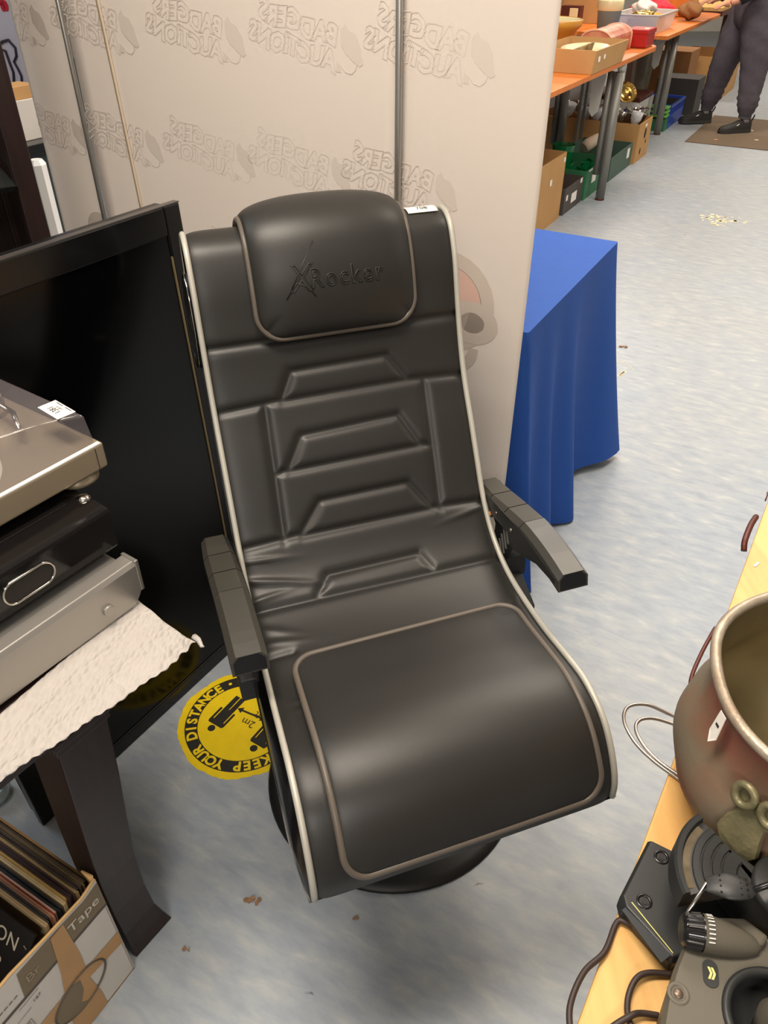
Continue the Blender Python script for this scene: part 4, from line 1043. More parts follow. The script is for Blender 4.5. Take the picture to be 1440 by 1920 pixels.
# dark red thing under the edge (handle of something on the lower level) and copper piece with chain
hk = MB(); hk.tube(catm3([pp(0.14, -.008, PZ - .018), pp(0.17, -.014, PZ - .014), pp(0.22, -.013, PZ - .013), pp(0.27, -.009, PZ - .014), pp(0.30, -.008, PZ - .030)], 6), [.0028] * 25, n=8)
solo(hk, 'bent_strap', M['copper_dark'], 'dark red-brown curved strap poking out at the pine table edge beside the pot', 'strap', tuple(pp(0.14, 0, PZ - .03)))
hk = MB(); hk.tube(catm3([pp(0.50, -.008, PZ - .024), pp(0.515, -.012, PZ - .014), pp(0.56, -.012, PZ - .012), pp(0.60, -.009, PZ - .018)], 6), 0.005, n=8)
solo(hk, 'copper_strap', M['copper_dark'], 'short copper-brown strap poking out at the far part of the pine table edge', 'strap', tuple(pp(0.50, 0, PZ - .03)))
ch = thing('copper_chain', 'small copper chain dangling over the far edge of the pine table', 'chain', tuple(pp(0.655, 0, PZ)))
for i in range(5):
    c = pp(0.655 + .011 * i, -.004 + .003 * (i % 2), PZ - .010 + .0035 * i); a0 = Vector(PE) if i % 2 else Vector((0, 0, 1))
    MB().tube([c + (PE * math.cos(a) * .007 + (PR_ if i % 2 else Vector((0, 0, 1))) * math.sin(a) * .0045) for a in np.linspace(0, 2 * PI, 13)[:-1]], 0.0012, n=6, closed=True).build('link', M['copper_dark'], ch)
wm = MB(); wm.grid(lambda u, v: pp(0.435 + .014 * u, 0.012 + .004 * v + .004 * u, PZ + .0006), 4, 2)
solo(wm, 'paper_scrap', M['paper'], 'tiny white paper scrap on the pine table near its edge', 'scrap', tuple(pp(0.435, 0.012, PZ)), solid=0.0006)

# controller base (charcoal): plate, grooved quadrant, screw holes
cb = thing('control_base', 'charcoal game controller base plate with grooved quarter-round plate, at the pine table edge', 'controller', (0.28, 0.38, PZ))
Z1 = PZ + 0.024
plate = [(0.2845, 0.446), (0.314, 0.428), (0.345, 0.385), (0.352, 0.338), (0.300, 0.329), (0.272, 0.322), (0.238, 0.372), (0.238, 0.384)]
pl = MB(); n = len(plate)
ctr = Vector((0.30, 0.38, 0))
vs = [Vector((x, y, PZ + 0.001)) for x, y in plate] + [Vector((x, y, Z1 - .008)) for x, y in plate] + [Vector((x, y, 0)).lerp(ctr, .06) + Vector((0, 0, Z1)) for x, y in plate]
pl.add(vs, [(k * n + i, k * n + (i + 1) % n, (k + 1) * n + (i + 1) % n, (k + 1) * n + i) for k in range(2) for i in range(n)] + [tuple(range(n))[::-1], tuple(range(2 * n, 3 * n))])
pl.build('base_plate', M['ctrl_black'], cb, bevel=0.0015)
for x, y in ((.291, .4235), (.2605, .3775)):
    h_ = MB(); h_.lathe([(.0080, .0004), (.0068, .0014), (.0050, .0006), (.0048, .0)], (x, y, Z1), n=24); ho = h_.build('screw_recess', M['ctrl_gloss'], cb)
    MB().lathe([(.0034, .0008), (0, .0008)], (x, y, Z1), n=16).build('screw_hole', M['ink'], ho)
a_, b_ = Vector((0.2475, 0.3765, Z1 + .0006)), Vector((0.2745, 0.3285, Z1 + .0006))
MB().box((a_ + b_) / 2, ((b_ - a_).length, .0008, .0005), frame((0, 0, 0), b_ - a_).to_3x3()).build('pale_line', M['yellow_print'], cb)
e_ = (b_ - a_).normalized(); o_ = Vector((e_.y, -e_.x, 0)); o_ = -o_ if o_.x > 0 else o_
st_ = MB(); st_.add([a_ - Vector((0, 0, .001)), b_ - Vector((0, 0, .001)), b_ + o_ * .014 - Vector((0, 0, .004)), a_ + o_ * .012 - Vector((0, 0, .004))], [(0, 1, 2, 3)]); st_.build('edge_strip', mat('blue_black_strip', (26, 31, 37), 0.6), cb, solid=0.001)
# grooved quadrant: centre near (0.375,0.385), radius ~0.088
QC = Vector((0.347, 0.360, 0)); ZQ = PZ + 0.098
def qp(r, a, z): return Vector((QC.x + r * math.cos(a), QC.y + r * math.sin(a), z))
A0, A1 = math.radians(118), math.radians(190)
QK = 0.93
sec_ = [(.0, .0), (.020, .0), (.022, .0015), (.034, .0015), (.0345, .0), (.0365, .0), (.037, .0018), (.044, .0018), (.0445, .0), (.0465, .0), (.047, .0018), (.054, .0018), (.0545, 0), (.0565, 0), (.057, .0018), (.063, .0016), (.064, .0), (.073, -.0015), (.0745, .004), (.079, .0045), (.0815, .002), (.082, -.022), (0, -.022)]
fan = MB(); m_ = 40; vs = [qp(r * QK, A0 + (A1 - A0) * i / m_, ZQ + z) for i in range(m_ + 1) for r, z in sec_]; ns = len(sec_)
fan.add(vs, [(i * ns + k, i * ns + k + 1, (i + 1) * ns + k + 1, (i + 1) * ns + k) for i in range(m_) for k in range(ns - 1)], False)
fan.add(vs[:ns], [tuple(range(ns))]); fan.add(vs[-ns:], [tuple(range(ns))])
fan.build('quadrant_plate', M['ctrl_black'], cb)
dust = MB(); vs = [qp(r * QK, A0 + .12 + (A1 - A0 - .2) * i / 30, ZQ - .0008 + (.0003 if r > .07 else .0006)) for i in range(31) for r in (.0645, .0725)]
dust.add(vs, [(2 * i, 2 * i + 1, 2 * i + 3, 2 * i + 2) for i in range(30)]); dust.build('dusty_band', mat('dust_film', (104, 92, 70), 0.8, noise=0.5, nscale=90), cb)
ext = MB(); A2 = A1 - 2 * PI
ext.prism([(QC.x + .0755 * math.cos(A0), QC.y + .0755 * math.sin(A0)), (0.330, 0.395), (0.366, 0.356), (0.43, 0.335), (0.36, 0.320), (QC.x - .004, QC.y - .01)], PZ + .026, ZQ, None)
ext.build('hub_block', M['ctrl_black'], cb, bevel=0.002)
MB().lathe([(.034, .0), (.034, .004), (.031, .006), (.012, .006), (.011, .012), (.006, .014), (0, .014)], (0.372, 0.350, ZQ), n=40).build('round_hub', M['ctrl_black'], cb)

# joystick body (taupe) in front: shell, knurled knob, dimpled lever, round recess
js = thing('joystick', 'taupe-grey game joystick console with ribbed knob, dimpled lever and round recess, bottom right', 'controller', (0.30, 0.26, PZ))
ZJ = PZ + 0.078
shell = [(0.222, 0.215), (0.228, 0.247), (0.240, 0.272), (0.255, 0.296), (0.270, 0.316), (0.300, 0.325), (0.340, 0.322), (0.400, 0.300), (0.46, 0.26), (0.46, 0.12), (0.26, 0.12)]
RC = Vector((0.325, 0.252, 0)); RR = 0.039
sh = MB(); n = len(shell)
def shr(k, z): return [Vector((x, y, 0)).lerp(RC, k) + Vector((0, 0, z)) for x, y in shell]
L0, L1, L2, L3 = shr(.06, PZ + .001), shr(.02, PZ + .045), shr(0.0, ZJ - .006), shr(.035, ZJ)
allv = L0 + L1 + L2 + L3
sh.add(allv, [(k * n + i, k * n + (i + 1) % n, (k + 1) * n + (i + 1) % n, (k + 1) * n + i) for k in range(3) for i in range(n)] + [tuple(range(n))[::-1]])
# top face with a round hole: ring resampled
NR = 66
def edge_at(a):
    d = Vector((math.cos(a), math.sin(a), 0)); best = None
    for i in range(n):
        p, q_ = L3[i], L3[(i + 1) % n]; e = q_ - p
        den = d.x * e.y - d.y * e.x
        if abs(den) < 1e-9: continue
        w_ = p - RC; t = (w_.x * e.y - w_.y * e.x) / den; u_ = (w_.x * d.y - w_.y * d.x) / den
        if t > 0 and -1e-6 <= u_ <= 1 + 1e-6: best = t if best is None else min(best, t)
    return best
ro_ = []; ri_ = []
for i in range(NR):
    a = 2 * PI * i / NR; t = edge_at(a); ro_.append(Vector((RC.x + t * math.cos(a), RC.y + t * math.sin(a), ZJ))); ri_.append(Vector((RC.x + RR * math.cos(a), RC.y + RR * math.sin(a), ZJ)))
sh.add(ro_ + ri_, [(i, (i + 1) % NR, NR + (i + 1) % NR, NR + i) for i in range(NR)])
sh.build('shell', M['ctrl_grey'], js, bevel=0.002)
MB().lathe([(RR + .004, 0), (RR + .003, .003), (RR, .0035), (RR - .003, .002), (RR - .004, -.006), (RR - .005, -.022), (.012, -.030), (0, -.030)], (RC.x, RC.y, ZJ), n=56).build('round_recess', M['ctrl_black'], js)
gp = MB(); gp.tube([(RC.x + .002, RC.y - .002, ZJ - .028), (RC.x + .004, RC.y + .003, ZJ - .005), (RC.x + .012, RC.y - .004, ZJ + .018), (RC.x + .03, RC.y - .02, ZJ + .04)], [.016, .017, .018, .019], n=24)
gp.build('stick', M['ctrl_grey'], js)
# screw boss, arrow button
MB().lathe([(.0095, 0), (.0085, .0012), (.0058, .0005), (.0052, -.0005), (0, -.0005)], (0.2505, 0.2735, ZJ), n=28).build('screw_boss', M['ctrl_grey'], js)
MB().lathe([(.0042, .0006), (.0038, .0014), (0, .0014)], (0.2505, 0.2735, ZJ - .0002), n=18).build('screw_head', mat('dull_screw', (120, 104, 92), 0.4, 0.7), js)
BT = Vector((0.283, 0.289, ZJ)); bx_ = Vector((0.25, 0.97, 0)).normalized()
op = []
for i in range(32):
    q = 2 * PI * i / 32; s1_ = .005 if math.sin(q) > 0 else -.005
    op.append((.0065 * math.cos(q), .0065 * math.sin(q) + s1_))
bm_ = frame(BT, Vector((bx_.y, -bx_.x, 0)))
bt = MB().prism(op, -.0005, .0010, bm_).build('oval_button', M['ctrl_black'], js)
am = MB()
for s0 in (-.0016, .0012):
    am.prism([(s0 - .001, -.005), (s0 + .0010, -.005), (s0 + .003, 0), (s0 + .0010, .005), (s0 - .001, .005), (s0 + .001, 0)], .0011, .0014, bm_)
am.build('chevron_mark', M['yellow_print'], bt)
# knurled knob with tick marks and streamlined fairing
K0, K1 = Vector((0.268, 0.3225, ZJ + .008)), Vector((0.292, 0.3175, ZJ + .010)); kd = (K1 - K0).normalized()
kn = MB(); ku = Vector((0, 0, 1)); kv = kd.cross(ku).normalized(); NK = 96
def kring(c, r, rip): return [c + (kv * math.cos(2 * PI * i / NK) + ku * math.sin(2 * PI * i / NK)) * (r + (rip * (1 if math.sin(20 * 2 * PI * i / NK) > 0 else -1))) for i in range(NK)]
rings = [kring(K0 - kd * .002, .0110, 0), kring(K0, .0135, .0), kring(K0 + kd * .0015, .0145, .0006), kring(K0 + kd * .014, .0155, .0006), kring(K0 + kd * .0145, .0148, 0), kring(K0 + kd * .016, .0150, 0)]
allv = sum(rings, [])
kn.add(allv, [(k * NK + i, k * NK + (i + 1) % NK, (k + 1) * NK + (i + 1) % NK, (k + 1) * NK + i) for k in range(5) for i in range(NK)] + [tuple(range(NK))[::-1]], False)
kn.build('ribbed_knob', M['ctrl_gloss'], js)
fa = MB(); rr = []; NF = 32
for k in range(16):
    t = k / 15; c = K0 + kd * (.0155 + .052 * t); c.z -= .010 * t; r = .0155 * math.sqrt(max(0, 1 - t ** 1.8)) + .0003
    rr += [c + (kv * math.cos(2 * PI * i / NF) + ku * math.sin(2 * PI * i / NF)) * r for i in range(NF)]
fa.add(rr, [(k * NF + i, k * NF + (i + 1) % NF, (k + 1) * NF + (i + 1) % NF, (k + 1) * NF + i) for k in range(15) for i in range(NF)], True)
fa.build('fairing', M['ctrl_grey'], js)
tk = MB()
for i in range(9):
    a = math.radians(38 + 13 * i); L_ = .0052 if i < 7 else .0058
    c = K0 + kd * .0205; r = .0157
    for_dir = (kv * math.cos(a) + ku * math.sin(a)); tang = (-kv * math.sin(a) + ku * math.cos(a))
    tk.add([c + for_dir * (r) - kd * .0026 - tang * .0005, c + for_dir * r + kd * .0026 - tang * .0005, c + for_dir * r + kd * .0026 + tang * .0005, c + for_dir * r - kd * .0026 + tang * .0005], [(0, 1, 2, 3)])
tag(tk.build('tick_marks', M['paper'], js, solid=0.0003), kind='stuff')
# dimpled thumb lever on its rod
LP = Vector((0.303, 0.341, ZJ + .047)); lx = Vector((0.97, -.20, 0.10)).normalized(); ly = Vector((0.2, 0.97, 0)).normalized(); lz = lx.cross(ly)
lv = MB()
def lever(u, v):
    a = u * 2 * PI; t = v
    x = -.017 + .040 * t; w_ = .0125 * math.sqrt(max(0, 1 - ((t - .42) / .6) ** 2)) if t > .42 else .0125 * (0.55 + .45 * t / .42)
    h_ = .0042 * math.sqrt(max(0.02, 1 - ((t - .5) / .52) ** 2))
    return LP + lx * x + ly * (w_ * math.cos(a)) + lz * (h_ * math.sin(a) + .002 * math.sin(t * PI))
lv.grid(lever, 36, 20, wrap=True)
lvo = lv.build('thumb_lever', M['ctrl_black'], js)
dm = MB()
for i in range(5):
    for j in range(4):
        x, y = -.006 + .0055 * i, -.0075 + .005 * j
        if abs(y) < .0105 * math.sqrt(max(0, 1 - ((x - .002) / .022) ** 2)):
            c = LP + lx * x + ly * y + lz * (.0042 * math.sqrt(max(0, 1 - (y / .0125) ** 2)) + .0012)
            dm.add([c + lx * .0010 * math.cos(q) + ly * .0010 * math.sin(q) for q in np.linspace(0, 2 * PI, 9)[:-1]] + [c + lz * .0006], [(k, (k + 1) % 8, 8) for k in range(8)])
tag(dm.build('grip_dimples', M['ctrl_gloss'], lvo), kind='stuff')
MB().tube([LP + lx * .021, LP + lx * .040 + ly * .010, LP + lx * .062 + ly * .018 + Vector((0, 0, -.002))], 0.0028, n=10).build('lever_rod', M['ctrl_gloss'], js)
MB().tube([LP - lx * .016 + ly * .002, K0 + Vector((0.006, 0.012, .010)), K0 + Vector((0.0, 0.004, .004))], 0.0018, n=8).build('lever_link', M['chrome'], js)
wd_ = MB(); wd_.prism([(.292, .320), (.300, .333), (.326, .332), (.342, .316), (.334, .308), (.30, .308)], PZ + .05, ZJ + .010, None); wd_.build('lever_housing', M['ctrl_grey'], js, bevel=0.003)

# two cables
cbl = MB(); cbl.tube(catm3([(0.2600, 0.3500, .706), (0.2420, 0.3660, .7055), (0.2330, 0.3650, .7040), (0.2150, 0.3380, .7045), (0.190, 0.3180, .708), (0.172, 0.290, .706), (0.168, 0.262, .7055), (0.166, 0.240, .7045), (0.162, 0.215, .7045)], 8), 0.0030, n=10)
solo(cbl, 'black_cable', M['rubber'], 'brown-black cable leaving the controller base and looping over the table edge', 'cable', (0.2340, 0.364, .701))
cbl = MB(); cbl.tube(catm3([(0.275, 0.318, .7045), (0.252, 0.318, .7075), (0.238, 0.312, .7085), (0.228, 0.298, .7045), (0.224, 0.282, .7040), (0.2265, 0.268, .7040), (0.226, 0.25, .7045), (0.232, 0.23, .7045), (0.24, 0.20, .7045)], 8), 0.0029, n=10)
solo(cbl, 'black_cable', M['rubber'], 'cable curling on the pine between base plate and joystick', 'cable', (0.238, 0.310, .701))
cbl = MB(); cbl.tube(catm3([(0.252, 0.283, .7045), (0.236, 0.284, .707), (0.2245, 0.2805, .7105), (0.205, 0.272, .706), (0.185, 0.258, .7045), (0.165, 0.240, .7045), (0.14, 0.215, .70)], 8), 0.0029, n=10)
solo(cbl, 'black_cable', M['rubber'], 'cable running from under the joystick to the bottom edge of the photo', 'cable', (0.205, 0.270, .701))

# ---------------------------------------------------------------- stall tables down the aisle
FO = Vector((1.534, 5.539, 0))
UP = [False]     # goods that stand on the stall tables are given relative to the tables' own frame
def TT(t, o, z=0):
    if UP[0]: t, o, z = .929 * t - .396, .929 * o - .098, .85 + (z - .85) * .93
    return FO + E1 * t + E2 * o + Vector((0, 0, z))
TR = frame((0, 0, 0), E1).to_3x3()
TZ = 0.85
def tbl_box(mb, t0, t1, o0, o1, z0, z1): return mb.box(TT((t0 + t1) / 2, (o0 + o1) / 2, (z0 + z1) / 2), (abs(t1 - t0), abs(o1 - o0), abs(z1 - z0)), TR)
def stall_table(t0, t1, o0, o1, lab, legs, near_round=False):
    t = thing('stall_table', lab, 'table', tuple(TT(t0, o0)))
    r = 0.16; poly = [(t0, o0)]
    for i in range(9):
        a = -PI / 2 + PI / 2 * i / 8; poly.append((t1 - r + r * math.cos(a), o0 + r + r * math.sin(a)))
    poly += [(t1, o1), (t0, o1)]
    FMx = Matrix((E1, E2, Vector((0, 0, 1)))).transposed().to_4x4(); FMx.translation = FO
    MB().prism(poly, TZ - 0.028, TZ, FMx).build('tabletop', M['beech'], t, bevel=0.003)
    for lt, lo in legs:
        b = MB(); b.cyl(TT(lt, lo, 0.012), TT(lt, lo, TZ - 0.075), 0.030, n=20)
        l = b.build('leg', M['leg_grey'], t)
        MB().cyl(TT(lt, lo + .054, 0.16), TT(lt, lo + .054, TZ - 0.075), 0.022, n=16).build('leg_tube', M['leg_grey'], l)
        MB().lathe([(0, 0), (.030, 0), (.033, .006), (.028, .014), (0, .014)], tuple(TT(lt, lo, 0)), n=20).build('foot', M['copper_dark'], l)
        MB().cyl(TT(lt, lo, TZ - .075), TT(lt, lo, TZ - .028), 0.014, 0.028, n=16).build('leg_cap', M['bracket'], l)
        b = MB(); b.prism([(-.045, -.03), (.02, -.03), (.03, -.10), (.01, -.30), (-.02, -.33), (-.045, -.30), (-.052, -.15)], -.012, .012, Matrix((-E2, Vector((0, 0, 1)), E1)).transposed().to_4x4())
        b.v = [tuple(Vector(v) + TT(lt - .06, lo + .10, TZ)) for v in b.v]; b.build('fold_bracket', M['bracket'], l)
    tbl_box(MB(), t0 + .05, t1 - .2, o0 + .10, o0 + .13, TZ - .075, TZ - .029).build('rail', M['leg_grey'], t)
    return t
stall_table(-1.46, 0.867, 0.009, 0.70, 'orange-brown wooden stall table nearest the banner, boxes of glassware underneath', [(0.0, 0.045), (.76, .62), (-1.40, .35), (-1.40, .62)])
stall_table(1.416, 3.69, 0.088, 0.785, 'farther orange-brown stall table carrying the clear plastic tub', [(2.338, 0.215), (3.64, .76)])

def carton(label, name, m, t0, t1, o0, o1, z0, h, th=0.006, flare=0.0, cat='box', hand=False, inner=None, labels=(), edge=None):
    t = thing(name, label, cat, tuple(TT((t0 + t1) / 2, (o0 + o1) / 2, z0)))
    def wall(a, b, c_, d):
        # a,b bottom corners, c,d top corners (t,o)
        w = MB(); P = [TT(*a, z0), TT(*b, z0), TT(*c_, z0 + h), TT(*d, z0 + h)]
        w.add(P, [(0, 1, 2, 3)]); return w.build('box_side', m, t, solid=th)
    f = flare
    A, B, C_, D = (t0, o0), (t1, o0), (t1, o1), (t0, o1)
    a, b, c_, d = (t0 - f, o0 - f), (t1 + f, o0 - f), (t1 + f, o1 + f), (t0 - f, o1 + f)
    wall(A, B, b, a); wall(B, C_, c_, b); wall(C_, D, d, c_); wall(D, A, a, d)
    w = MB(); w.add([TT(*p, z0 + .004) for p in (A, B, C_, D)], [(0, 1, 2, 3)]); w.build('box_bottom', inner or m, t, solid=.004)
    for (tt_, zz, ww, hh) in labels:      # white stickers on the aisle face
        w = MB(); w.add([TT(tt_ - ww / 2, o0 - f * .6 - .005, z0 + zz - hh / 2), TT(tt_ + ww / 2, o0 - f * .6 - .005, z0 + zz - hh / 2), TT(tt_ + ww / 2, o0 - f * .6 - .005, z0 + zz + hh / 2), TT(tt_ - ww / 2, o0 - f * .6 - .005, z0 + zz + hh / 2)], [(0, 1, 2, 3)])
        w.build('sticker', M['paper'], t, solid=.001)
    return t
carton('tall plain brown carton on the floor beside the banner edge, nearest of the floor boxes', 'carton', M['card'], -1.05, -.55, .155, .60, 0, .40, labels=[(-.80, .27, .035, .035), (-.58, .36, .03, .025)])
carton('dark grey low crate with torn brown rim between the brown carton and the green crate', 'fruit_crate', M['grey_card'], -.49, -.11, .15, .55, 0, .165, labels=[(-.29, .075, .11, .06), (-.44, .10, .035, .035), (-.16, .15, .04, .03)], inner=M['card_dark'])
gc = carton('glossy green low crate holding green glass, in front of the nearest table leg', 'fruit_crate', M['green_card'], -.085, .42, .14, .56, 0, .19, labels=[(.10, .12, .10, .07), (.0, .183, .08, .012)])
carton('grey-green low crate with white sticker just beyond the nearest table leg', 'fruit_crate', M['grey_green_card'], .48, 1.08, .13, .52, 0, .165, labels=[(.96, .11, .07, .07)])
bc = carton('large brown banana carton with hand holes filled with silver-coloured ornaments', 'carton', M['card'], 1.12, 1.52, .11, .95, 0, .285, labels=[(1.33, .25, .06, .02)])
for tt_, zz, r in ((1.34, .19, .030), (1.26, .07, .018), (1.40, .12, .012)):
    w = MB(); w.add([TT(tt_ + r * math.cos(a), .1055, zz + 1.3 * r * math.sin(a)) for a in np.linspace(0, 2 * PI, 17)[:-1]], [tuple(range(16))]); w.build('hand_hole', M['ink'], bc, solid=.001)

# ornaments and glass
def vessel(prof, name, m, label, cat, loc, group=None, n=20, tilt=None, smooth=True):
    b = MB(); b.lathe(prof, (0, 0, 0), n=n, smooth=smooth)
    o = b.build(name, m, None); o.location = loc
    if tilt: o.rotation_euler = tilt
    return tag(o, label, cat, group)
gob = [(0, 0), (.030, 0), (.028, .004), (.006, .012), (.006, .055), (.018, .065), (.030, .085), (.032, .115), (.029, .115), (.026, .088), (0, .070)]
M['silverplate'] = mat('silver_plate', (190, 184, 176), 0.18, 0.95, noise=0.5, nscale=40)
M['crystal'] = mat('cut_glass', (226, 228, 230), 0.08, alpha=0.75, noise=0.4, nscale=50)
rn = random.Random(11)
k = 0
for i in range(15):
    t_ = 1.18 + .135 * (i % 3); o_ = .19 + .135 * (i // 3)
    s_ = vessel(gob, 'goblet', M['silverplate'] if i % 3 else M['crystal'], 'small shiny goblet among the silver-coloured ornaments in the banana carton', 'goblet', TT(t_, o_, .14 + rn.uniform(0, .05)), 'goblets in the banana carton', tilt=(rn.uniform(-.2, .2), rn.uniform(-.2, .2), 0))
    s_.scale = (1.4, 1.4, 1.75)
# cut-glass fan dishes standing up
def fan_dish(loc, rz, s, lab):
    b = MB(); n = 18; c = Vector((0, 0, 0)); vs = [c]
    for i in range(n + 1):
        a = -.3 + (PI + .6) * i / n; r = .07 * (1 if i % 2 else .86); vs.append(Vector((r * math.cos(a), .012 * (1 if i % 2 else -1), r * math.sin(a))))
    b.add(vs, [(0, i, i + 1) for i in range(1, n + 1)])
    o = b.build('fan_dish', M['crystal'], None, solid=.004); o.location = loc; o.rotation_euler = (-.3, 0, rz); o.scale = (s, s, s)
    tag(o, lab, 'dish')
fan_dish(TT(1.28, .58, .37), .5, 1.2, 'ribbed fan-shaped glass dish upright in the banana carton, left of the grey leg')
fan_dish(TT(1.38, .22, .33), .4, .9, 'starry cut-glass piece upright in the banana carton right of the grey leg')
M['gold'] = mat('gold_plate', (196, 160, 84), 0.2, 0.9)
vessel([(0, 0), (.04, 0), (.05, .02), (.085, .06), (.085, .064), (.05, .03), (0, .02)], 'gold_dish', M['gold'], 'gold-coloured dish tilted on top of the ornaments in the banana carton', 'dish', TT(1.45, .36, .42), tilt=(.9, .3, 0))
vas = [(0, 0), (.045, 0), (.050, .02), (.040, .06), (.050, .12), (.062, .19), (.060, .19), (.047, .12), (.037, .06), (0, .03)]
vessel(vas, 'glass_vase', M['green_glass'], 'tall clear-green ribbed glass vase standing in the green crate', 'vase', TT(.04, .36, .06), n=12, smooth=False).scale = (1.3, 1.3, 1.35)
vessel([(0, 0), (.05, .0), (.10, .06), (.115, .13), (.112, .13), (.096, .063), (0, .01)], 'glass_bowl', M['green_glass'], 'dark green glass bowl on edge behind the green vase', 'bowl', TT(.24, .42, .05), tilt=(.15, -.1, 0)).scale = (.8, .8, .9)
for i, (t_, o_, s_) in enumerate(((.02, .22, .7), (.13, .21, .6), (.24, .22, .65), (.345, .24, .6))):
    q = MB(); q.lathe([(0, 0), (.035, 0), (.045, .03), (.06, .10), (.057, .10), (.04, .03), (0, .01)], (0, 0, 0), n=6, smooth=False)
    o = q.build('green_tumbler', M['green_glass'], None); o.location = TT(t_, o_, .10); o.rotation_euler = (.5 - .3 * i, .35 * i - .5, i); o.scale = (s_ * 1.2,) * 3
    tag(o, 'angular green glass tumbler in the green crate, ' + ['at its near end', 'second from its near end', 'third from its near end', 'at its far end by the leg'][i], 'tumbler', 'green tumblers in the crate')
# pale paper-wrapped thing on the crates
q = MB(); q.tube([TT(.47, .34, .215), TT(.50, .32, .235), TT(.54, .28, .265), TT(.60, .26, .285)], [.040, .044, .038, .022], n=10)
solo(q, 'wrapped_bundle', mat('tissue_paper', (196, 178, 160), 0.8, bump=.6, bscale=30), 'pale tissue-wrapped bundle sticking up behind the nearest grey leg', 'bundle', tuple(TT(.44, .32, .165)))
# things farther under the tables
carton('white milky storage tub with faded red lid under the stall table gap', 'storage_tub', M['milky'], 1.98, 2.45, .345, .80, 0, .30, flare=.012, cat='tub')
aabox('tub_of_red', M['copper_dark'], 'reddish lid on the milky storage tub', 'lid', TT(2.215, .57, .318), (.48, .46, .03), E1)
q = MB(); q.tube([TT(2.12, .330, .20), TT(2.12, .322, .13), TT(2.30, .322, .13), TT(2.30, .330, .20)], .008, n=6)
o = solo(q, 'tub_handle', M['blue_plastic'], 'blue clip handle on the front of the milky storage tub', 'handle', tuple(TT(2.2, .3, .13)))
o2 = bpy.data.objects['storage_tub']; wm_ = o.matrix_world.copy(); o.parent = o2; o.location = Vector(o.location) - Vector(o2.location)
for kx in ('category', 'label', 'group'):
    if kx in o: del o[kx]
o.name = 'blue_handle'
o = bpy.data.objects['tub_of_red']; o.parent = o2; o.location = Vector(o.location) - Vector(o2.location); o.name = 'tub_lid'; del o['category']; o['label'] = 'faded red lid'
carton('pale translucent bin behind the silver ornaments under the nearest stall table', 'plastic_bin', M['milky'], 1.62, 1.94, .70, 1.10, 0, .52, cat='bin')
aabox('blue_box', M['blue_plastic'], 'small blue box standing on the pale translucent bin under the stall table', 'box', TT(1.75, .88, .545), (.10, .10, .05), E1)
aabox('red_carton', M['red'], 'dark red carton standing behind the gap between the two stall tables', 'box', TT(2.86, 1.16, .25), (.35, .35, .50), E1)
q = MB(); q.grid(lambda u, v: TT(2.28 + .14 * math.cos(u * 2 * PI) * (math.sin(v * PI) ** .5 + .05), .96 + .11 * math.sin(u * 2 * PI) * (math.sin(v * PI) ** .5 + .05), .02 + .60 * v + .01 * math.sin(u * 25)), 30, 16, wrap=True)
solo(q, 'black_bag', mat('black_bag_film', (22, 22, 24), 0.4, bump=.8, bscale=25), 'crumpled black bag in the gap between the two stall tables', 'bag', tuple(TT(2.35, .98, 0)))
# dark box added as backing for the dark space under the near table
aabox('dark_backing', mat('dark_brown_backing', (58, 44, 36), 0.8), 'dark brown crate deep under the nearest stall table', 'crate', TT(.25, 1.02, .25), (1.3, .22, .50), E1)
# blue and lime crates
cr = thing('plastic_crate', 'blue open-sided plastic crate on the floor by the person\'s shoe', 'crate', tuple(TT(2.9, .3, 0)))
for (t0, t1, o0, o1) in ((2.62, 3.22, .190, .198), (2.62, 3.22, .50, .508), (2.62, 2.628, .19, .508), (3.212, 3.22, .19, .508)):
    tbl_box(MB(), t0, t1, o0, o1, .005, .11).build('crate_side', M['blue_plastic'], cr)
    tbl_box(MB(), t0 - .006, t1 + .006, o0 - .006, o1 + .006, .175, .195).build('crate_rail', M['blue_plastic'], cr)
for i in range(9): tbl_box(MB(), 2.62 + .073 * i, 2.632 + .073 * i, .190, .200, .11, .175).build('crate_upright', M['blue_plastic'], cr)
tbl_box(MB(), 2.62, 3.22, .19, .508, .0, .008).build('crate_bottom', M['blue_plastic'], cr)
lc = thing('plastic_crate', 'small lime and green plastic basket between the grey leg and the blue crate', 'crate', tuple(TT(2.5, .3, 0)))
for z0, z1, m_ in ((0.0, .10, 'green_card'), (.115, .135, 'lime_plastic'), (.15, .17, 'lime_plastic'), (.185, .20, 'lime_plastic')):
    tbl_box(MB(), 2.478, 2.60, .19, .42, z0, z1).build('basket_band', M[m_], lc)
for (t_, o_, z_, r, m_, nm) in ((2.72, .30, .16, .04, 'red', 'toy'), (2.9, .32, .20, .045, 'gold', 'brass_ornament'), (3.05, .30, .17, .04, 'ink', 'dark_ornament')):
    vessel([(0, 0), (r, 0), (r * 1.2, r), (r * .5, r * 1.8), (r * .7, r * 2.4), (0, r * 2.5)], nm, M[m_], {'toy': 'small dark red pot in the blue plastic crate', 'brass_ornament': 'brass ornament in the middle of the blue plastic crate', 'dark_ornament': 'black ornament at the far end of the blue plastic crate'}[nm], 'ornament', TT(t_, o_, .01))
aabox('dark_box', mat('charcoal_carton', (60, 58, 56), 0.7), 'charcoal box with white label beside the blue crate behind the shoe', 'box', TT(3.55, .32, .16), (.35, .40, .32), E1)
aabox('brown_carton', M['card_dark'], 'open dark brown carton behind the person\'s left leg', 'box', TT(4.05, .55, .25), (.45, .45, .50), E1)
carton('tan cardboard carton on the floor behind the person between the legs', 'carton', M['card'], 4.45, 5.35, .05, .60, 0, .40)
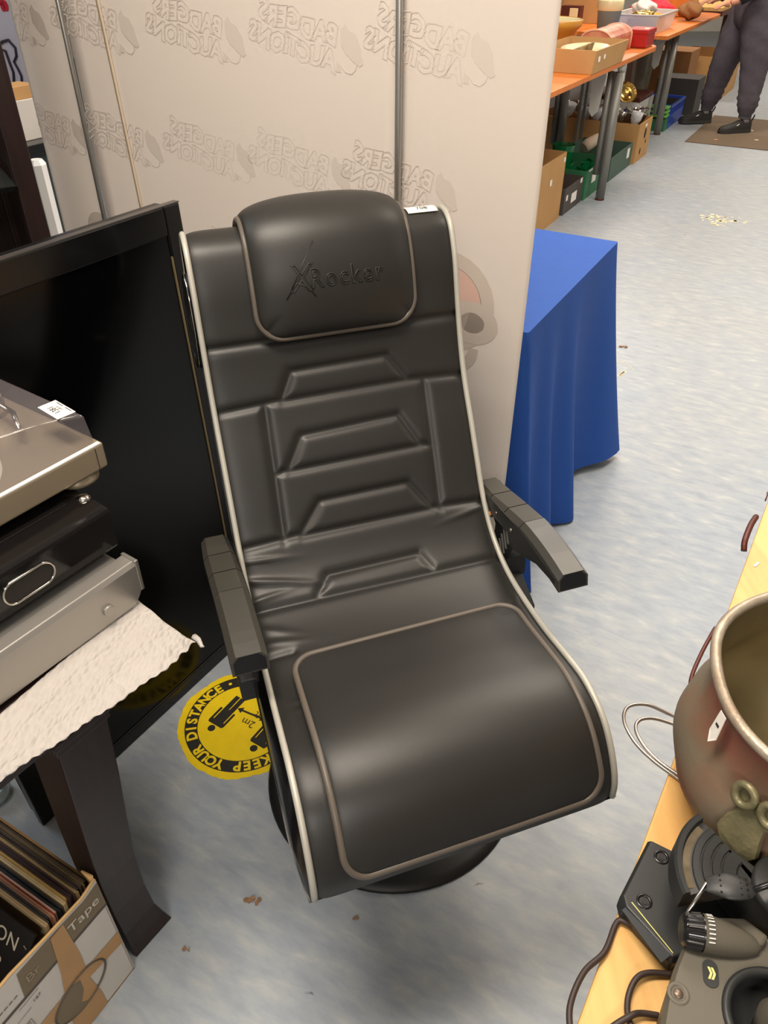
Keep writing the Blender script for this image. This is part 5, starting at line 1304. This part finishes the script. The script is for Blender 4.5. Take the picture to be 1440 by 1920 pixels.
q = MB(); q.grid(lambda u, v: TT(3.42 + .16 * math.cos(u * 2 * PI) * (.7 + .3 * v), .70 + .10 * math.sin(u * 2 * PI) * (.7 + .3 * v) + .01 * math.sin(u * 30), .10 + .56 * v), 40, 10, wrap=True)
solo(q, 'carrier_bag', mat('grey_green_bag', (136, 132, 116), 0.6, noise=.3, nscale=12, bump=.5, bscale=20), 'large grey-green carrier bag standing under the farther stall table', 'bag', tuple(TT(3.42, .70, .10)))
aabox('bag_support', M['card_dark'], 'brown box under the grey-green carrier bag', 'box', TT(3.42, .70, .045), (.34, .26, .09), E1)
aabox('white_tub', M['white_gloss'], 'small white and red tub behind the far leg top', 'tub', TT(4.1, 1.25, .33), (.25, .25, .66), E1)

# goods on the tables
UP[0] = True
cc_ = carton('shallow brown carton with plates on the near stall table, overhanging its edge', 'carton', M['card'], -.40, .26, .115, .46, TZ + .002, .125, flare=.02, labels=[(-.33, .08, .035, .04), (-.22, .09, .03, .05)])
w = MB(); zc = TZ + .065
FL = Matrix((-E2, Vector((0, 0, 1)), -E1)).transposed().to_4x4(); FL.translation = TT(-.423, .46, zc)
for i in range(14):
    a = 2 * PI * i / 14; w.box(FL @ Vector((.055 * math.cos(a), .030 * math.sin(a), 0)), (.006, .006, .004))
put_text(w, 'CH', .034, FL @ Matrix.Translation((-.024, -.012, 0)), .0004); w.build('printed_mark', M['ink'], cc_)
vessel([(0, 0), (.12, .004), (.19, .028), (.20, .034), (.195, .037), (.12, .012), (0, .008)], 'plate', M['cream'], 'large cream plate tilted in the shallow carton on the stall table', 'plate', TT(.0, .29, TZ + .060), tilt=(.05, -.06, 0), n=32).scale = (.72, .72, 1)
vessel([(0, 0), (.10, .006), (.13, .040), (.135, .045), (.127, .045), (.09, .015), (0, .010)], 'dish', mat('patterned_dish', (222, 206, 160), .3, rgb2=(150, 120, 70), nscale=30), 'patterned cream dish leaning in front of the plates in the shallow carton', 'dish', TT(-.27, .25, TZ + .070), tilt=(-.2, -.32, 0), n=32).scale = (.8, .8, 1)
vessel([(0, 0), (.12, 0), (.14, .02), (.195, .13), (.215, .150), (.222, .185), (.215, .188), (.205, .150), (.13, .03), (0, .02)], 'mixing_bowl', M['mustard'], 'large mustard mixing bowl with pale inside on the near stall table', 'bowl', TT(.47, .72, TZ + .001), n=48)
vessel([(0, 0), (.12, .0), (.204, .120), (.212, .152), (.2105, .152), (.195, .118), (.11, .008), (0, .006)], 'bowl_glaze', M['cream'], 'x', 'bowl', TT(.47, .72, TZ + .033), n=48)
o = bpy.data.objects['bowl_glaze']; p_ = bpy.data.objects['mixing_bowl']; o.parent = p_; o.location = (0, 0, .033)
for kx in ('category',): del o[kx]
o['label'] = 'pale cream glazed inside'
# pink domed tin
pt2 = thing('domed_tin', 'pink and gold domed tin chest beside the red tin on the near stall table', 'tin', tuple(TT(.62, .33, TZ)))
arch = [(.235, 0), (.235, .085)] + [(.335 + .10 * math.cos(a), .085 + .055 * math.sin(a)) for a in np.linspace(PI, 0, 12)][1:] + [(.435, 0)]
AM = Matrix((E2, Vector((0, 0, 1)), E1)).transposed().to_4x4(); AM.translation = TT(0, 0, TZ + .001)
MB().prism(arch, .42, .90, AM).build('tin_body', mat('pink_gold_tin', (206, 150, 112), .35, rgb2=(178, 84, 74), nscale=14), pt2, bevel=.004)
for t_ in (.42, .90):
    MB().tube([AM @ Vector((p[0], p[1], t_)) for p in arch], .006, n=6).build('tin_edge', mat('tin_edge_pink', (226, 176, 146), .3), pt2)
rt2 = thing('red_tin', 'bright red rectangular tin at the rounded corner of the near stall table', 'tin', tuple(TT(1.12, .22, TZ)))
tbl_box(MB(), 1.03, 1.24, .155, .30, TZ + .006, TZ + .105).build('tin_body', M['red'], rt2, bevel=.008)
tbl_box(MB(), 1.025, 1.245, .150, .305, TZ + .088, TZ + .116).build('tin_lid', M['red'], rt2, bevel=.006)
tbl_box(MB(), 1.10, 1.15, .17, .20, TZ + .116, TZ + .1175).build('sticker', M['paper'], rt2)
vessel([(0, 0), (.065, 0), (.085, .19), (.088, .195), (.080, .19), (0, .02)], 'bucket', mat('blue_grey_enamel', (112, 134, 138), .4), 'blue-grey bucket with cream rim at the back of the near stall table', 'bucket', (1.607, 6.52, TZ + .001), n=32)
vessel([(.086, 0), (.092, .01), (.092, .06), (.088, .065), (.084, .06)], 'cream_band', M['cream'], 'x', 'x', (1.607, 6.52, TZ + .185), n=32)
o = bpy.data.objects['cream_band']; p_ = bpy.data.objects['bucket']; o.parent = p_; o.location = (0, 0, .184); del o['category']; o['label'] = 'cream rim band'
# second slab keeps the back goods supported: rear stall table behind
rs = thing('stall_table', 'rear stall table with brown cartons behind the mixing bowl', 'table', tuple(TT(.6, 1.0, 0)))
UP[0] = False
tbl_box(MB(), -.95, 2.70, .795, 1.39, TZ - .028, TZ - .001).build('tabletop', M['beech'], rs)
for a, b_ in ((-.88, .84), (2.62, 1.10), (-.88, 1.33), (2.62, 1.33)): MB().cyl(TT(a, b_, 0), TT(a, b_, TZ - .028), .022, n=12).build('leg', M['leg_grey'], rs)
UP[0] = True
UP[0] = False
aabox('carton', M['card'], 'brown carton behind the blue-grey bucket on the rear stall table', 'box', TT(2.23, 1.02, TZ + .17), (.34, .40, .34), E1)
aabox('carton', M['card_dark'], 'darker tan carton farther back behind the mixing bowl on the rear stall table', 'box', TT(1.80, 1.25, TZ + .16), (.30, .26, .32), E1)
aabox('wooden_clock', M['copper_dark'], 'brown wooden box with cream front on the rear stall table, beside the banner edge', 'box', TT(1.83, .99, TZ + .070), (.10, .16, .14), E1)
aabox('cream_panel', M['cream'], 'cream front with dark dot', 'box', TT(1.776, .96, TZ + .07), (.008, .07, .11), E1)
o = bpy.data.objects['cream_panel']; p_ = bpy.data.objects['wooden_clock']; o.parent = p_; o.location = Vector(o.location) - Vector(p_.location); del o['category']
vessel([(0, 0), (.05, .0), (.07, .03), (.072, .075), (.069, .075), (.066, .03), (0, .006)], 'glass_bowl', M['clear_plastic'], 'small clear glass bowl behind the rim of the mustard mixing bowl', 'bowl', TT(1.52, .90, TZ), n=28)
ks = vessel([(0, 0), (.09, 0), (.10, .05), (.085, .12), (.05, .17), (0, .18)], 'black_kettle', M['ink'], 'round black kettle at the back behind the clear tub', 'kettle', TT(2.52, .93, TZ + .001), n=28)
UP[0] = True
# clear tub
ct = thing('plastic_tub', 'clear plastic tub full of wrapped oddments on the farther stall table', 'tub', tuple(TT(2.3, .5, TZ)))
t0, t1, o0, o1 = 2.02, 2.62, .34, .66
for a, b_, c1, d1 in (((t0, o0), (t1, o0), (t1 + .03, o0 - .03), (t0 - .03, o0 - .03)), ((t1, o0), (t1, o1), (t1 + .03, o1 + .03), (t1 + .03, o0 - .03)), ((t1, o1), (t0, o1), (t0 - .03, o1 + .03), (t1 + .03, o1 + .03)), ((t0, o1), (t0, o0), (t0 - .03, o0 - .03), (t0 - .03, o1 + .03))):
    w = MB(); w.add([TT(*a, TZ + .002), TT(*b_, TZ + .002), TT(*c1, TZ + .13), TT(*d1, TZ + .13)], [(0, 1, 2, 3)]); w.build('tub_side', M['clear_plastic'], ct, solid=.003)
w = MB(); w.tube([TT(t0 - .035, o0 - .035, TZ + .13), TT(t1 + .035, o0 - .035, TZ + .13), TT(t1 + .035, o1 + .035, TZ + .13), TT(t0 - .035, o1 + .035, TZ + .13)], .007, n=6, closed=True); w.build('tub_rim', M['milky'], ct)
def lump(name, m, label, cat, loc, s, seed=0, group=None):
    b = MB(); r_ = random.Random(seed); ph = [r_.uniform(0, 6) for _ in range(6)]
    def fn(u, v):
        a = u * 2 * PI; p = v * PI; k = 1 + .18 * math.sin(3 * a + ph[0]) * math.sin(2 * p + ph[1]) + .12 * math.sin(5 * a + ph[2] + 4 * p)
        return (s[0] * k * math.sin(p) * math.cos(a), s[1] * k * math.sin(p) * math.sin(a), s[2] * 1.28 + s[2] * k * -math.cos(p))
    b.grid(fn, 24, 14, wrap=True); o = b.build(name, m, None); o.location = loc
    return tag(o, label, cat, group)
lump('bubble_wrap', mat('bubble_wrap', (222, 214, 204), .3, bump=.8, bscale=60, alpha=.8), 'crumpled bubble wrap heaped at the back of the clear plastic tub', 'wrapping', TT(2.45, .55, TZ + .09), (.10, .075, .045), 1)
lump('gold_ornament', M['gold'], 'gold and amber ornament lying at the front of the clear plastic tub', 'ornament', TT(2.12, .47, TZ + .10), (.08, .05, .022), 2)
lump('amber_ornament', M['mustard'], 'amber glass piece beside the gold ornament in the clear tub', 'ornament', TT(2.22, .40, TZ + .09), (.06, .04, .018), 3)
aabox('black_tray', M['ink'], 'black tray lying in the clear plastic tub under the bubble wrap', 'tray', TT(2.38, .50, TZ + .05), (.34, .22, .07), E1)
# blue shelf with pale item between the tables
UP[0] = False
bs = thing('blue_tray', 'blue tray with cream item sticking out between the two stall tables', 'tray', tuple(TT(1.14, .22, TZ - .05)))
tbl_box(MB(), .885, 1.40, .19, .58, TZ - .045, TZ - .018).build('tray', M['blue_plastic'], bs, bevel=.004)
lump('cream_dish', M['cream'], 'cream dish lying on the blue tray between the stall tables', 'dish', TT(1.23, .30, TZ - .018), (.12, .07, .016), 4)
for a in (.93, 1.06): tbl_box(MB(), a, a + .02, .54, .56, 0, TZ - .045).build('tray_post', M['leg_grey'], bs)
UP[0] = True
lump('red_cloth', M['red_bright'], 'bright red cloth heaped behind the clear tub on the farther stall table', 'cloth', TT(3.05, .62, TZ), (.17, .15, .075), 5)
lump('brown_basket', M['card_dark'], 'brown wicker basket at the edge of the farther stall table', 'basket', TT(3.35, .33, TZ), (.10, .10, .06), 6)
aabox('wooden_box', M['beech'], 'orange wooden box on the farther stall table', 'box', TT(3.95, .62, TZ + .112), (.45, .35, .20), E1)
UP[0] = False
# far wooden table with dark stool legs
ft = thing('side_table', 'light wooden table with dark brown edge beyond the stall tables, behind the person', 'table', tuple(TT(5.2, .6, 0)))
tbl_box(MB(), 4.60, 6.2, .25, 1.2, .80, .83).build('tabletop', M['pine'], ft); tbl_box(MB(), 4.58, 6.22, .235, 1.21, .755, .80).build('edge', M['copper_dark'], ft)
for a, b_ in ((5.46, .31), (6.1, .31), (4.68, 1.12), (6.1, 1.12)): tbl_box(MB(), a - .04, a + .04, b_ - .04, b_ + .04, 0, .755).build('leg', mat('walnut_leg', (70, 42, 28), .4), ft)
# white trolley far right
wt = thing('white_trolley', 'white metal trolley with oddments far down the room behind the person', 'trolley', (5.75, 12.6, 0))
for z in (.12, .55, .90): MB().box((5.85, 12.7, z), (.95, .5, .03)).build('shelf', M['white_gloss'], wt)
for x in (5.40, 6.30):
    for y in (12.47, 12.93): MB().cyl((x, y, 0), (x, y, .95), .018, n=10).build('post', M['white_gloss'], wt)
aabox('white_bin', M['white_gloss'], 'white bin on the bottom shelf of the far trolley', 'bin', (5.62, 12.65, .24), (.30, .30, .20))
aabox('cream_box', M['cream'], 'cream box on the middle shelf of the far trolley', 'box', (5.65, 12.65, .687), (.34, .30, .24))

# doormat
dmx = MB(); tbl_box(dmx, 2.14, 3.50, -1.95, -.075, 0, .007)
solo(dmx, 'doormat', M['mat_brown'], 'brown rectangular doormat on the floor under the person', 'doormat', tuple(TT(2.8, -1.0, 0)), bevel=.002)
for i, (t_, o_) in enumerate(((2.34, -.30), (2.72, -.36), (2.9, -.52), (2.5, -.62))):
    q = MB(); q.prism([(-.018, -.006), (.0, -.012), (.02, -.004), (.012, .010), (-.012, .008)], 0, .0012, Matrix.Translation(TT(t_, o_, .007)) @ Matrix.Rotation(i, 4, 'Z'))
    solo(q, 'paper_scrap', M['flake'] if i else mat('orange_scrap', (222, 150, 110), .8), ['orange scrap of paper on the doormat near its front corner', 'tiny pale scrap on the doormat between the shoes', 'pale scrap on the doormat right of the orange one', 'tiny pale scrap on the doormat at the front edge'][i], 'scrap', tuple(TT(t_, o_, .007)))

# flaked residue patches on the floor
def flakes(name, c, spots, label):
    q = MB(); r_ = random.Random(5)
    for x, y, s in spots:
        n = r_.randint(5, 8); P = []
        for i in range(n):
            a = 2 * PI * i / n + r_.uniform(-.2, .2); r = s * r_.uniform(.6, 1.1); P.append((x + r * math.cos(a), y + r * math.sin(a)))
        q.prism(P, 0, .0012, Matrix.Translation(Vector((c[0], c[1], .0002))))
    o = solo(q, name, M['flake'], label, 'flakes', (c[0], c[1], 0)); o['kind'] = 'stuff'
rr2 = random.Random(8)
sp = []
for i in range(60):
    a, r = rr2.uniform(0, 2 * PI), rr2.uniform(0, 1) ** .6
    x, y = .12 * r * math.cos(a), .14 * r * math.sin(a)
    if rr2.random() < .25 and y > 0: continue
    sp.append((x + .0 * y, y * .9, rr2.uniform(.006, .019)))
sp += [(.16, -.05, .012), (.19, -.03, .006), (.14, -.07, .012), (.15, .04, .007)]
flakes('flaked_residue', (2.16, 5.10), sp, 'patch of torn cream-coloured residue stuck to the open floor right of the boxes')
sp = [(.06 * math.cos(a), .075 * math.sin(a), rr2.uniform(.0025, .005)) for a in np.linspace(-.2, 1.9, 14)] + [(.02 + .004 * i - .03, -.062 + .005 * i, .008) for i in range(9)]
flakes('flaked_residue', (1.000, 2.985), sp, 'small broken ring of pale residue on the floor just right of the blue tablecloth')
def crumb(x, y, s, lab, m='grime'):
    q = MB(); r_ = random.Random(int(x * 1000) + 3)
    for i in range(9):
        q.box((x + r_.uniform(-s, s) * 1.6, y + r_.uniform(-s, s) * .6, r_.uniform(.002, .005)), (s * r_.uniform(.4, 1), s * r_.uniform(.4, .9), .004), Euler((r_.uniform(-.5, .5), r_.uniform(-.5, .5), r_.uniform(0, 3))).to_matrix())
    o = solo(q, 'crumb', M[m], lab, 'debris', (x, y, 0)); o['kind'] = 'stuff'
crumb(-.253, .730, .009, 'ragged brown crumb of debris on the floor in front of the chair')
crumb(-.364, .642, .004, 'small brown crumb near the foot of the dark side table')
crumb(-.053, .697, .003, 'tiny brown speck in front of the chair base')
crumb(1.075, 3.20, .010, 'small brown leaf fragment on the floor beside the blue tablecloth')
crumb(.31, .40, .003, 'tiny dark speck on the floor left of the pine table')

# floor sticker
SX, SY = -0.332, 1.153
stt = thing('floor_sticker', 'round yellow and black distance-keeping floor sticker half under the chair', 'sticker', (SX, SY, 0))
M['yellow'] = mat('yellow_vinyl', (236, 205, 20), .45, noise=.10, nscale=30)
M['sticker_black'] = mat('black_vinyl_print', (38, 36, 32), .5, noise=.3, nscale=50)
r_ = random.Random(2); q = MB(); P = []
for i in range(120):
    a = 2 * PI * i / 120; P.append((.154 + .0035 * math.sin(a * 7 + 1) * math.sin(a * 3) + r_.uniform(-.0015, .0015)))
q.prism([(SX + P[i] * math.cos(2 * PI * i / 120), SY + P[i] * math.sin(2 * PI * i / 120)) for i in range(120)], 0.0002, .0008); q.build('vinyl_disc', M['yellow'], stt)
MB().lathe([(.1085, .0010), (.1385, .0010)], (SX, SY, 0), n=120).build('black_ring', M['sticker_black'], stt)
q = MB(); word = 'KEEP YOUR DISTANCE'
for i, chh in enumerate(word):
    if chh == ' ': continue
    a = math.radians(-58 - 10.2 * i)
    out = Vector((math.cos(a), math.sin(a), 0)); rt_ = Vector((out.y, -out.x, 0))
    Mx = Matrix((rt_, out, Vector((0, 0, 1)))).transposed().to_4x4(); Mx.translation = Vector((SX, SY, .0012)) + out * .1120
    put_text(q, chh, .033, Mx, 0.0, align='CENTER', offset=.0013)
a = math.radians(98); out = Vector((math.cos(a), math.sin(a), 0)); rt_ = Vector((out.y, -out.x, 0))
Mx = Matrix((-rt_, out, Vector((0, 0, 1)))).transposed().to_4x4(); Mx.translation = Vector((SX, SY, .0012)) + out * .1125
vs, fs = text_geo('E', .030, 0.0, align='CENTER', offset=.0009); q.add([Mx @ Vector(v) for v in vs], fs)
a = math.radians(114); q.lathe([(0, .0012), (.0042, .0012)], (SX + .124 * math.cos(a), SY + .124 * math.sin(a), 0), n=16)
q.build('ring_lettering', M['yellow'], stt)
def figure(hx, hy, dx, dy, s=1.0):
    d = Vector((dx, dy, 0)).normalized(); p = Vector((d.y, -d.x, 0)); o = Vector((SX + hx, SY + hy, .0011))
    q = MB(); q.lathe([(0, .0011), (.0095 * s, .0011)], (SX + hx, SY + hy, 0), n=24)
    def poly(pts): q.prism([(x, y) for x, y in pts], 0, .0003, Matrix((p, d, Vector((0, 0, 1)))).transposed().to_4x4() if False else Mf)
    Mf = Matrix((p, d, Vector((0, 0, 1)))).transposed().to_4x4(); Mf.translation = o
    poly([(-.021 * s, .012 * s), (.021 * s, .012 * s), (.024 * s, .018 * s), (.024 * s, .062 * s), (.018 * s, .062 * s), (.0175 * s, .026 * s), (.015 * s, .026 * s), (.0145 * s, .110 * s), (.0015 * s, .110 * s), (.0010 * s, .065 * s), (-.0010 * s, .065 * s), (-.0015 * s, .110 * s), (-.0145 * s, .110 * s), (-.015 * s, .026 * s), (-.0175 * s, .026 * s), (-.018 * s, .062 * s), (-.024 * s, .062 * s), (-.024 * s, .018 * s)])
    return q
figure(-.074, -.019, .060, .095, .95).build('person_symbol', M['sticker_black'], stt)
figure(.033, -.075, .060, .095, .95).build('person_symbol', M['sticker_black'], stt)
q = MB(); a_, b_ = Vector((SX - .021, SY + .038, .0012)), Vector((SX + .050, SY + .004, .0012)); dd = (b_ - a_).normalized()
Ma = frame(a_, dd); q.prism([(0, 0), (.014, .009), (.014, .0025), (.066, .0025), (.066, .009), (.080, 0), (.066, -.009), (.066, -.0025), (.014, -.0025), (.014, -.009)], 0, .0003, Ma); q.build('arrow', M['sticker_black'], stt)
q = MB(); put_text(q, '2m', .028, frame(Vector((SX + .030, SY - .004, .0012)), -dd), 0.0); put_text(q, '6ft', .026, frame(Vector((SX + .052, SY + .018, .0012)), -dd), 0.0); q.build('distance_lettering', M['sticker_black'], stt)

# ---------------------------------------------------------------- the person by the stall
PXY = Vector((3.20, 7.92, 0))
def skinned(name, verts, edges, radii, m, parent=None, sub=2, root=0, flat=1.0):
    me = bpy.data.meshes.new(name); o3 = Vector(parent['o']) if parent is not None and 'o' in parent else Vector((0, 0, 0))
    me.from_pydata([tuple(Vector(v) - o3) for v in verts], edges, []); me.materials.append(m)
    o = bpy.data.objects.new(name, me); COL.objects.link(o)
    sk = o.modifiers.new('skin', 'SKIN'); sk.use_smooth_shade = True
    for i, r in enumerate(radii):
        rx, ry = r if isinstance(r, tuple) else (r, r)
        me.skin_vertices[0].data[i].radius = (rx, ry)
    me.skin_vertices[0].data[root].use_root = True
    sb = o.modifiers.new('sub', 'SUBSURF'); sb.levels = sub; sb.render_levels = sub
    if parent is not None:
        o.parent = parent
    return o
P3 = lambda x, y, z: Vector((PXY.x + x, PXY.y + y, z))
# joints: person faces -x (towards the stalls); left leg is the one farther away
hipL, hipR = P3(0.0, .10, .93), P3(.01, -.10, .93)
kneeL, kneeR = P3(-.090, .17, .50), P3(.075, -.13, .50)
ankL, ankR = P3(-.125, .25, .10), P3(.085, -.175, .10)
bv_ = [P3(0, 0, .98), P3(.01, 0, 1.15), P3(.0, 0, 1.32), P3(-.01, 0, 1.45), P3(-.03, 0, 1.53), hipL, kneeL, ankL, hipR, kneeR, ankR,
       P3(-.01, .19, 1.42), P3(-.06, .26, 1.14), P3(-.24, .20, 1.02), P3(-.01, -.19, 1.42), P3(-.05, -.26, 1.14), P3(-.22, -.20, 1.02), P3(-.31, .18, 1.00), P3(-.29, -.18, 1.00)]
be_ = [(0, 1), (1, 2), (2, 3), (3, 4), (0, 5), (5, 6), (6, 7), (0, 8), (8, 9), (9, 10), (3, 11), (11, 12), (12, 13), (13, 17), (3, 14), (14, 15), (15, 16), (16, 18)]
br_ = [.13, .12, .13, .10, .055, .085, .055, .038, .085, .055, .038, .055, .042, .030, .055, .042, .030, .026, .026]
person = skinned('person', [v - PXY for v in bv_], be_, br_, M['skin']); person.location = PXY
tag(person, 'person in grey jogging bottoms and black trainers standing on the doormat by the stalls', 'person'); person['o'] = list(PXY)
# clothes as lofted tubes that follow the limbs
def loft(name, rings, m, n=28, parent=person, wr=0.0, seed=0):
    b = MB(); rd = random.Random(seed); vs = []
    for c, rx, ry in rings:
        for i in range(n):
            a = 2 * PI * i / n; vs.append(Vector(c) + Vector((rx * math.cos(a), ry * math.sin(a), 0)) * (1 + wr * math.sin(3 * a + c[2] * 40) + wr * .6 * math.sin(5 * a - c[2] * 63)))
    k = len(rings)
    b.add(vs, [(j * n + i, j * n + (i + 1) % n, (j + 1) * n + (i + 1) % n, (j + 1) * n + i) for j in range(k - 1) for i in range(n)], True)
    return b.build(name, m, parent)
def leg_rings(hip, knee, ank, top=1.0):
    out = []
    for k in range(34):
        t = k / 33; z = .97 - (.97 - .125) * t
        if z > .50: c = hip.lerp(knee, (.97 - z) / .47)
        else: c = knee.lerp(ank, (.50 - z) / .40)
        r = np.interp(z, [.12, .135, .16, .20, .26, .34, .45, .60, .75, .88, .97], [.050, .054, .060, .080, .092, .096, .108, .126, .140, .146, .146])
        wv = .006 * math.sin(z * 120) * (1 if z < .32 else .2)
        out.append((Vector((c.x, c.y, z)), r * 1.04 + wv, r * .92 + wv))
    return out
tr = MB()
lo1 = loft('trouser_leg', leg_rings(hipL, kneeL, ankL), M['trouser'], wr=.018)
lo2 = loft('trouser_leg', leg_rings(hipR, kneeR, ankR), M['trouser'], wr=.018)
loft('trouser_seat', [(P3(0, 0, z), rx, ry) for z, rx, ry in ((.76, .05, .08), (.80, .11, .16), (.85, .145, .225), (.92, .155, .235), (1.0, .155, .215), (1.08, .145, .19))], M['trouser'])
for nm, ak in (('L', ankL), ('R', ankR)):
    loft('trouser_cuff', [(Vector((ak.x, ak.y, z)), r, r * .9) for z, r in ((.185, .060), (.17, .056), (.135, .052), (.12, .050))], mat('cuff_rib', (72, 70, 78), .95, bump=.5, bscale=300))
# jacket
loft('sweatshirt', [(P3(x, 0, z), rx, ry) for x, z, rx, ry in ((0, 1.055, .158, .205), (0, 1.09, .162, .210), (.005, 1.18, .150, .190), (0, 1.32, .155, .225), (-.01, 1.40, .150, .245), (-.012, 1.455, .125, .215), (-.015, 1.495, .100, .135), (-.025, 1.53, .072, .078))], mat('dark_sweatshirt', (40, 42, 50), .9))
for s, (a, b_, c) in enumerate(((11, 12, 13), (14, 15, 16))):
    pts = [bv_[a] + Vector((0, 0, .02)), bv_[a].lerp(bv_[b_], .5), bv_[b_], bv_[b_].lerp(bv_[c], .5), bv_[c]]
    b = MB(); b.tube(pts, [.088, .074, .060, .050, .042], n=18); b.build('sleeve', bpy.data.materials['dark_sweatshirt'], person)
# head
hd = MB(); hc = P3(-.045, 0, 1.655)
def headf(u, v):
    a = u * 2 * PI; p = v * PI; x = math.sin(p) * math.cos(a); y = math.sin(p) * math.sin(a); z = -math.cos(p)
    jaw = 1 - .22 * max(0, -z); X = .098 * x * jaw; Y = .076 * y * jaw
    if x < -.5 and abs(y) < .35: X -= .022 * math.exp(-((z + .12) / .16) ** 2 - (y / .13) ** 2)
    if x < -.6: X += .006 * math.exp(-((z - .08) / .1) ** 2 - ((abs(y) - .33) / .15) ** 2)
    return hc + Vector((X, Y, .118 * z))
hd.grid(headf, 40, 28, wrap=True); hdo = hd.build('head', M['skin'], person)
for sy in (-1, 1):
    MB().lathe([(0, -.011), (.008, -.008), (.011, 0), (.008, .008), (0, .011)], tuple(hc + Vector((-.084, sy * .030, .008))), n=12).build('eye', M['paper'], hdo)
    MB().lathe([(0, -.005), (.004, 0), (0, .005)], tuple(hc + Vector((-.094, sy * .030, .008))), n=10).build('iris', M['ink'], hdo)
    e = MB(); e.grid(lambda u, v: hc + Vector((.005 + .018 * math.cos(u * 2 * PI) * math.sin(v * PI), sy * (.074 + .010 * math.cos(v * PI)), -.002 + .030 * math.sin(u * 2 * PI) * math.sin(v * PI))), 14, 8, wrap=True); e.build('ear', M['skin'], hdo)
MB().tube([hc + Vector((-.083, -.022, -.058)), hc + Vector((-.091, 0, -.056)), hc + Vector((-.083, .022, -.058))], .004, n=6).build('mouth', mat('lips', (150, 84, 76), .5), hdo)
hr = MB(); hr.grid(lambda u, v: hc + Vector((.012 + .100 * math.sin(v * 1.75) * math.cos(u * 2 * PI) * (1 if math.cos(u * 2 * PI) > 0 else .86), .082 * math.sin(v * 1.75) * math.sin(u * 2 * PI), .020 + .112 * math.cos(v * 1.75))), 32, 14, wrap=True); hr.build('hair', mat('brown_hair', (52, 38, 30), .8, bump=.6, bscale=200), hdo)
# hands with five fingers each
for s, k in ((1, 17), (-1, 18)):
    w0 = bv_[k]; hv = [w0 + Vector((.02, 0, 0)), w0 + Vector((-.045, 0, -.006))]; ee = [(0, 1)]; rr_ = [(.022, .028), (.018, .036)]
    for f_i, (oy, L_) in enumerate(((-.028, .058), (-.010, .070), (.010, .072), (.028, .064))):
        b0 = len(hv); hv += [w0 + Vector((-.060, oy * .9, -.010)), w0 + Vector((-.060 - L_ * .5, oy, -.022)), w0 + Vector((-.060 - L_ * .85, oy, -.048))]
        ee += [(1, b0), (b0, b0 + 1), (b0 + 1, b0 + 2)]; rr_ += [.0095, .0088, .0078]
    b0 = len(hv); sgn = -s
    hv += [w0 + Vector((-.010, sgn * .034, -.004)), w0 + Vector((-.038, sgn * .052, -.014)), w0 + Vector((-.062, sgn * .050, -.024))]; ee += [(0, b0), (b0, b0 + 1), (b0 + 1, b0 + 2)]; rr_ += [.013, .0105, .0088]
    skinned('hand', hv, ee, rr_, M['skin'], parent=person, sub=1)
# trainers
def shoe(heel, toe, flip):
    d = (toe - heel).normalized(); p = Vector((-d.y, d.x, 0)); L_ = .305
    root_n = 'shoe'
    up = MB()
    def sec(t):
        w_ = np.interp(t, [0, .08, .25, .5, .75, .92, 1], [.022, .036, .040, .043, .052, .040, .012]); hh = np.interp(t, [0, .08, .25, .42, .6, .8, .93, 1], [.095, .105, .105, .098, .072, .056, .045, .028])
        return w_, hh
    def fn(u, v):
        t = v; w_, hh = sec(t); a = u * PI
        return heel + d * (L_ * t) + p * (w_ * math.cos(a)) + Vector((0, 0, .024 + hh * (math.sin(a) ** .75) * .9))
    up.grid(fn, 18, 26); uo = up.build('shoe', M['shoe'], person)
    so_ = MB(); n = 26; ring = []
    for j in range(n): t = j / (n - 1); w_, _ = sec(t); ring.append(heel + d * (L_ * t * 1.02 - .003) + p * (w_ + .005))
    for j in range(n - 1, -1, -1): t = j / (n - 1); w_, _ = sec(t); ring.append(heel + d * (L_ * t * 1.02 - .003) - p * (w_ + .005))
    m2 = len(ring); low = [v + Vector((0, 0, .0075 + (.012 if j in (n - 1, n) else 0))) for j, v in enumerate(ring)]; hi = [v + Vector((0, 0, .034)) for v in ring]
    so_.add(low + hi, [(i, (i + 1) % m2, m2 + (i + 1) % m2, m2 + i) for i in range(m2)] + [tuple(range(m2))[::-1], tuple(range(m2, 2 * m2))]); so_.build('sole', M['sole'], uo)
    MB().tube([heel + Vector((0, 0, .10)) - d * .002, heel + Vector((0, 0, .135)) - d * .018, heel + Vector((0, 0, .150)) - d * .016], .007, n=8).build('pull_tab', M['shoe'], uo)
    MB().box(heel + d * .15 - p * flip * .036 + Vector((0, 0, .075)), (.03, .003, .006), frame((0, 0, 0), d).to_3x3() @ Matrix.Rotation(.5, 3, 'Y')).build('flash', M['paper'], uo)
    MB().cyl(heel + d * .065 + Vector((0, 0, .09)), heel + d * .065 + Vector((0, 0, .135)), .036, .034, n=18).build('sock', mat('grey_sock', (150, 146, 150), .9), uo)
shoe(Vector((PXY.x + .155, PXY.y - .165, 0)), Vector((PXY.x - .145, PXY.y - .225, 0)), -1)
shoe(Vector((PXY.x - .060, PXY.y + .255, 0)), Vector((PXY.x - .36, PXY.y + .245, 0)), -1)
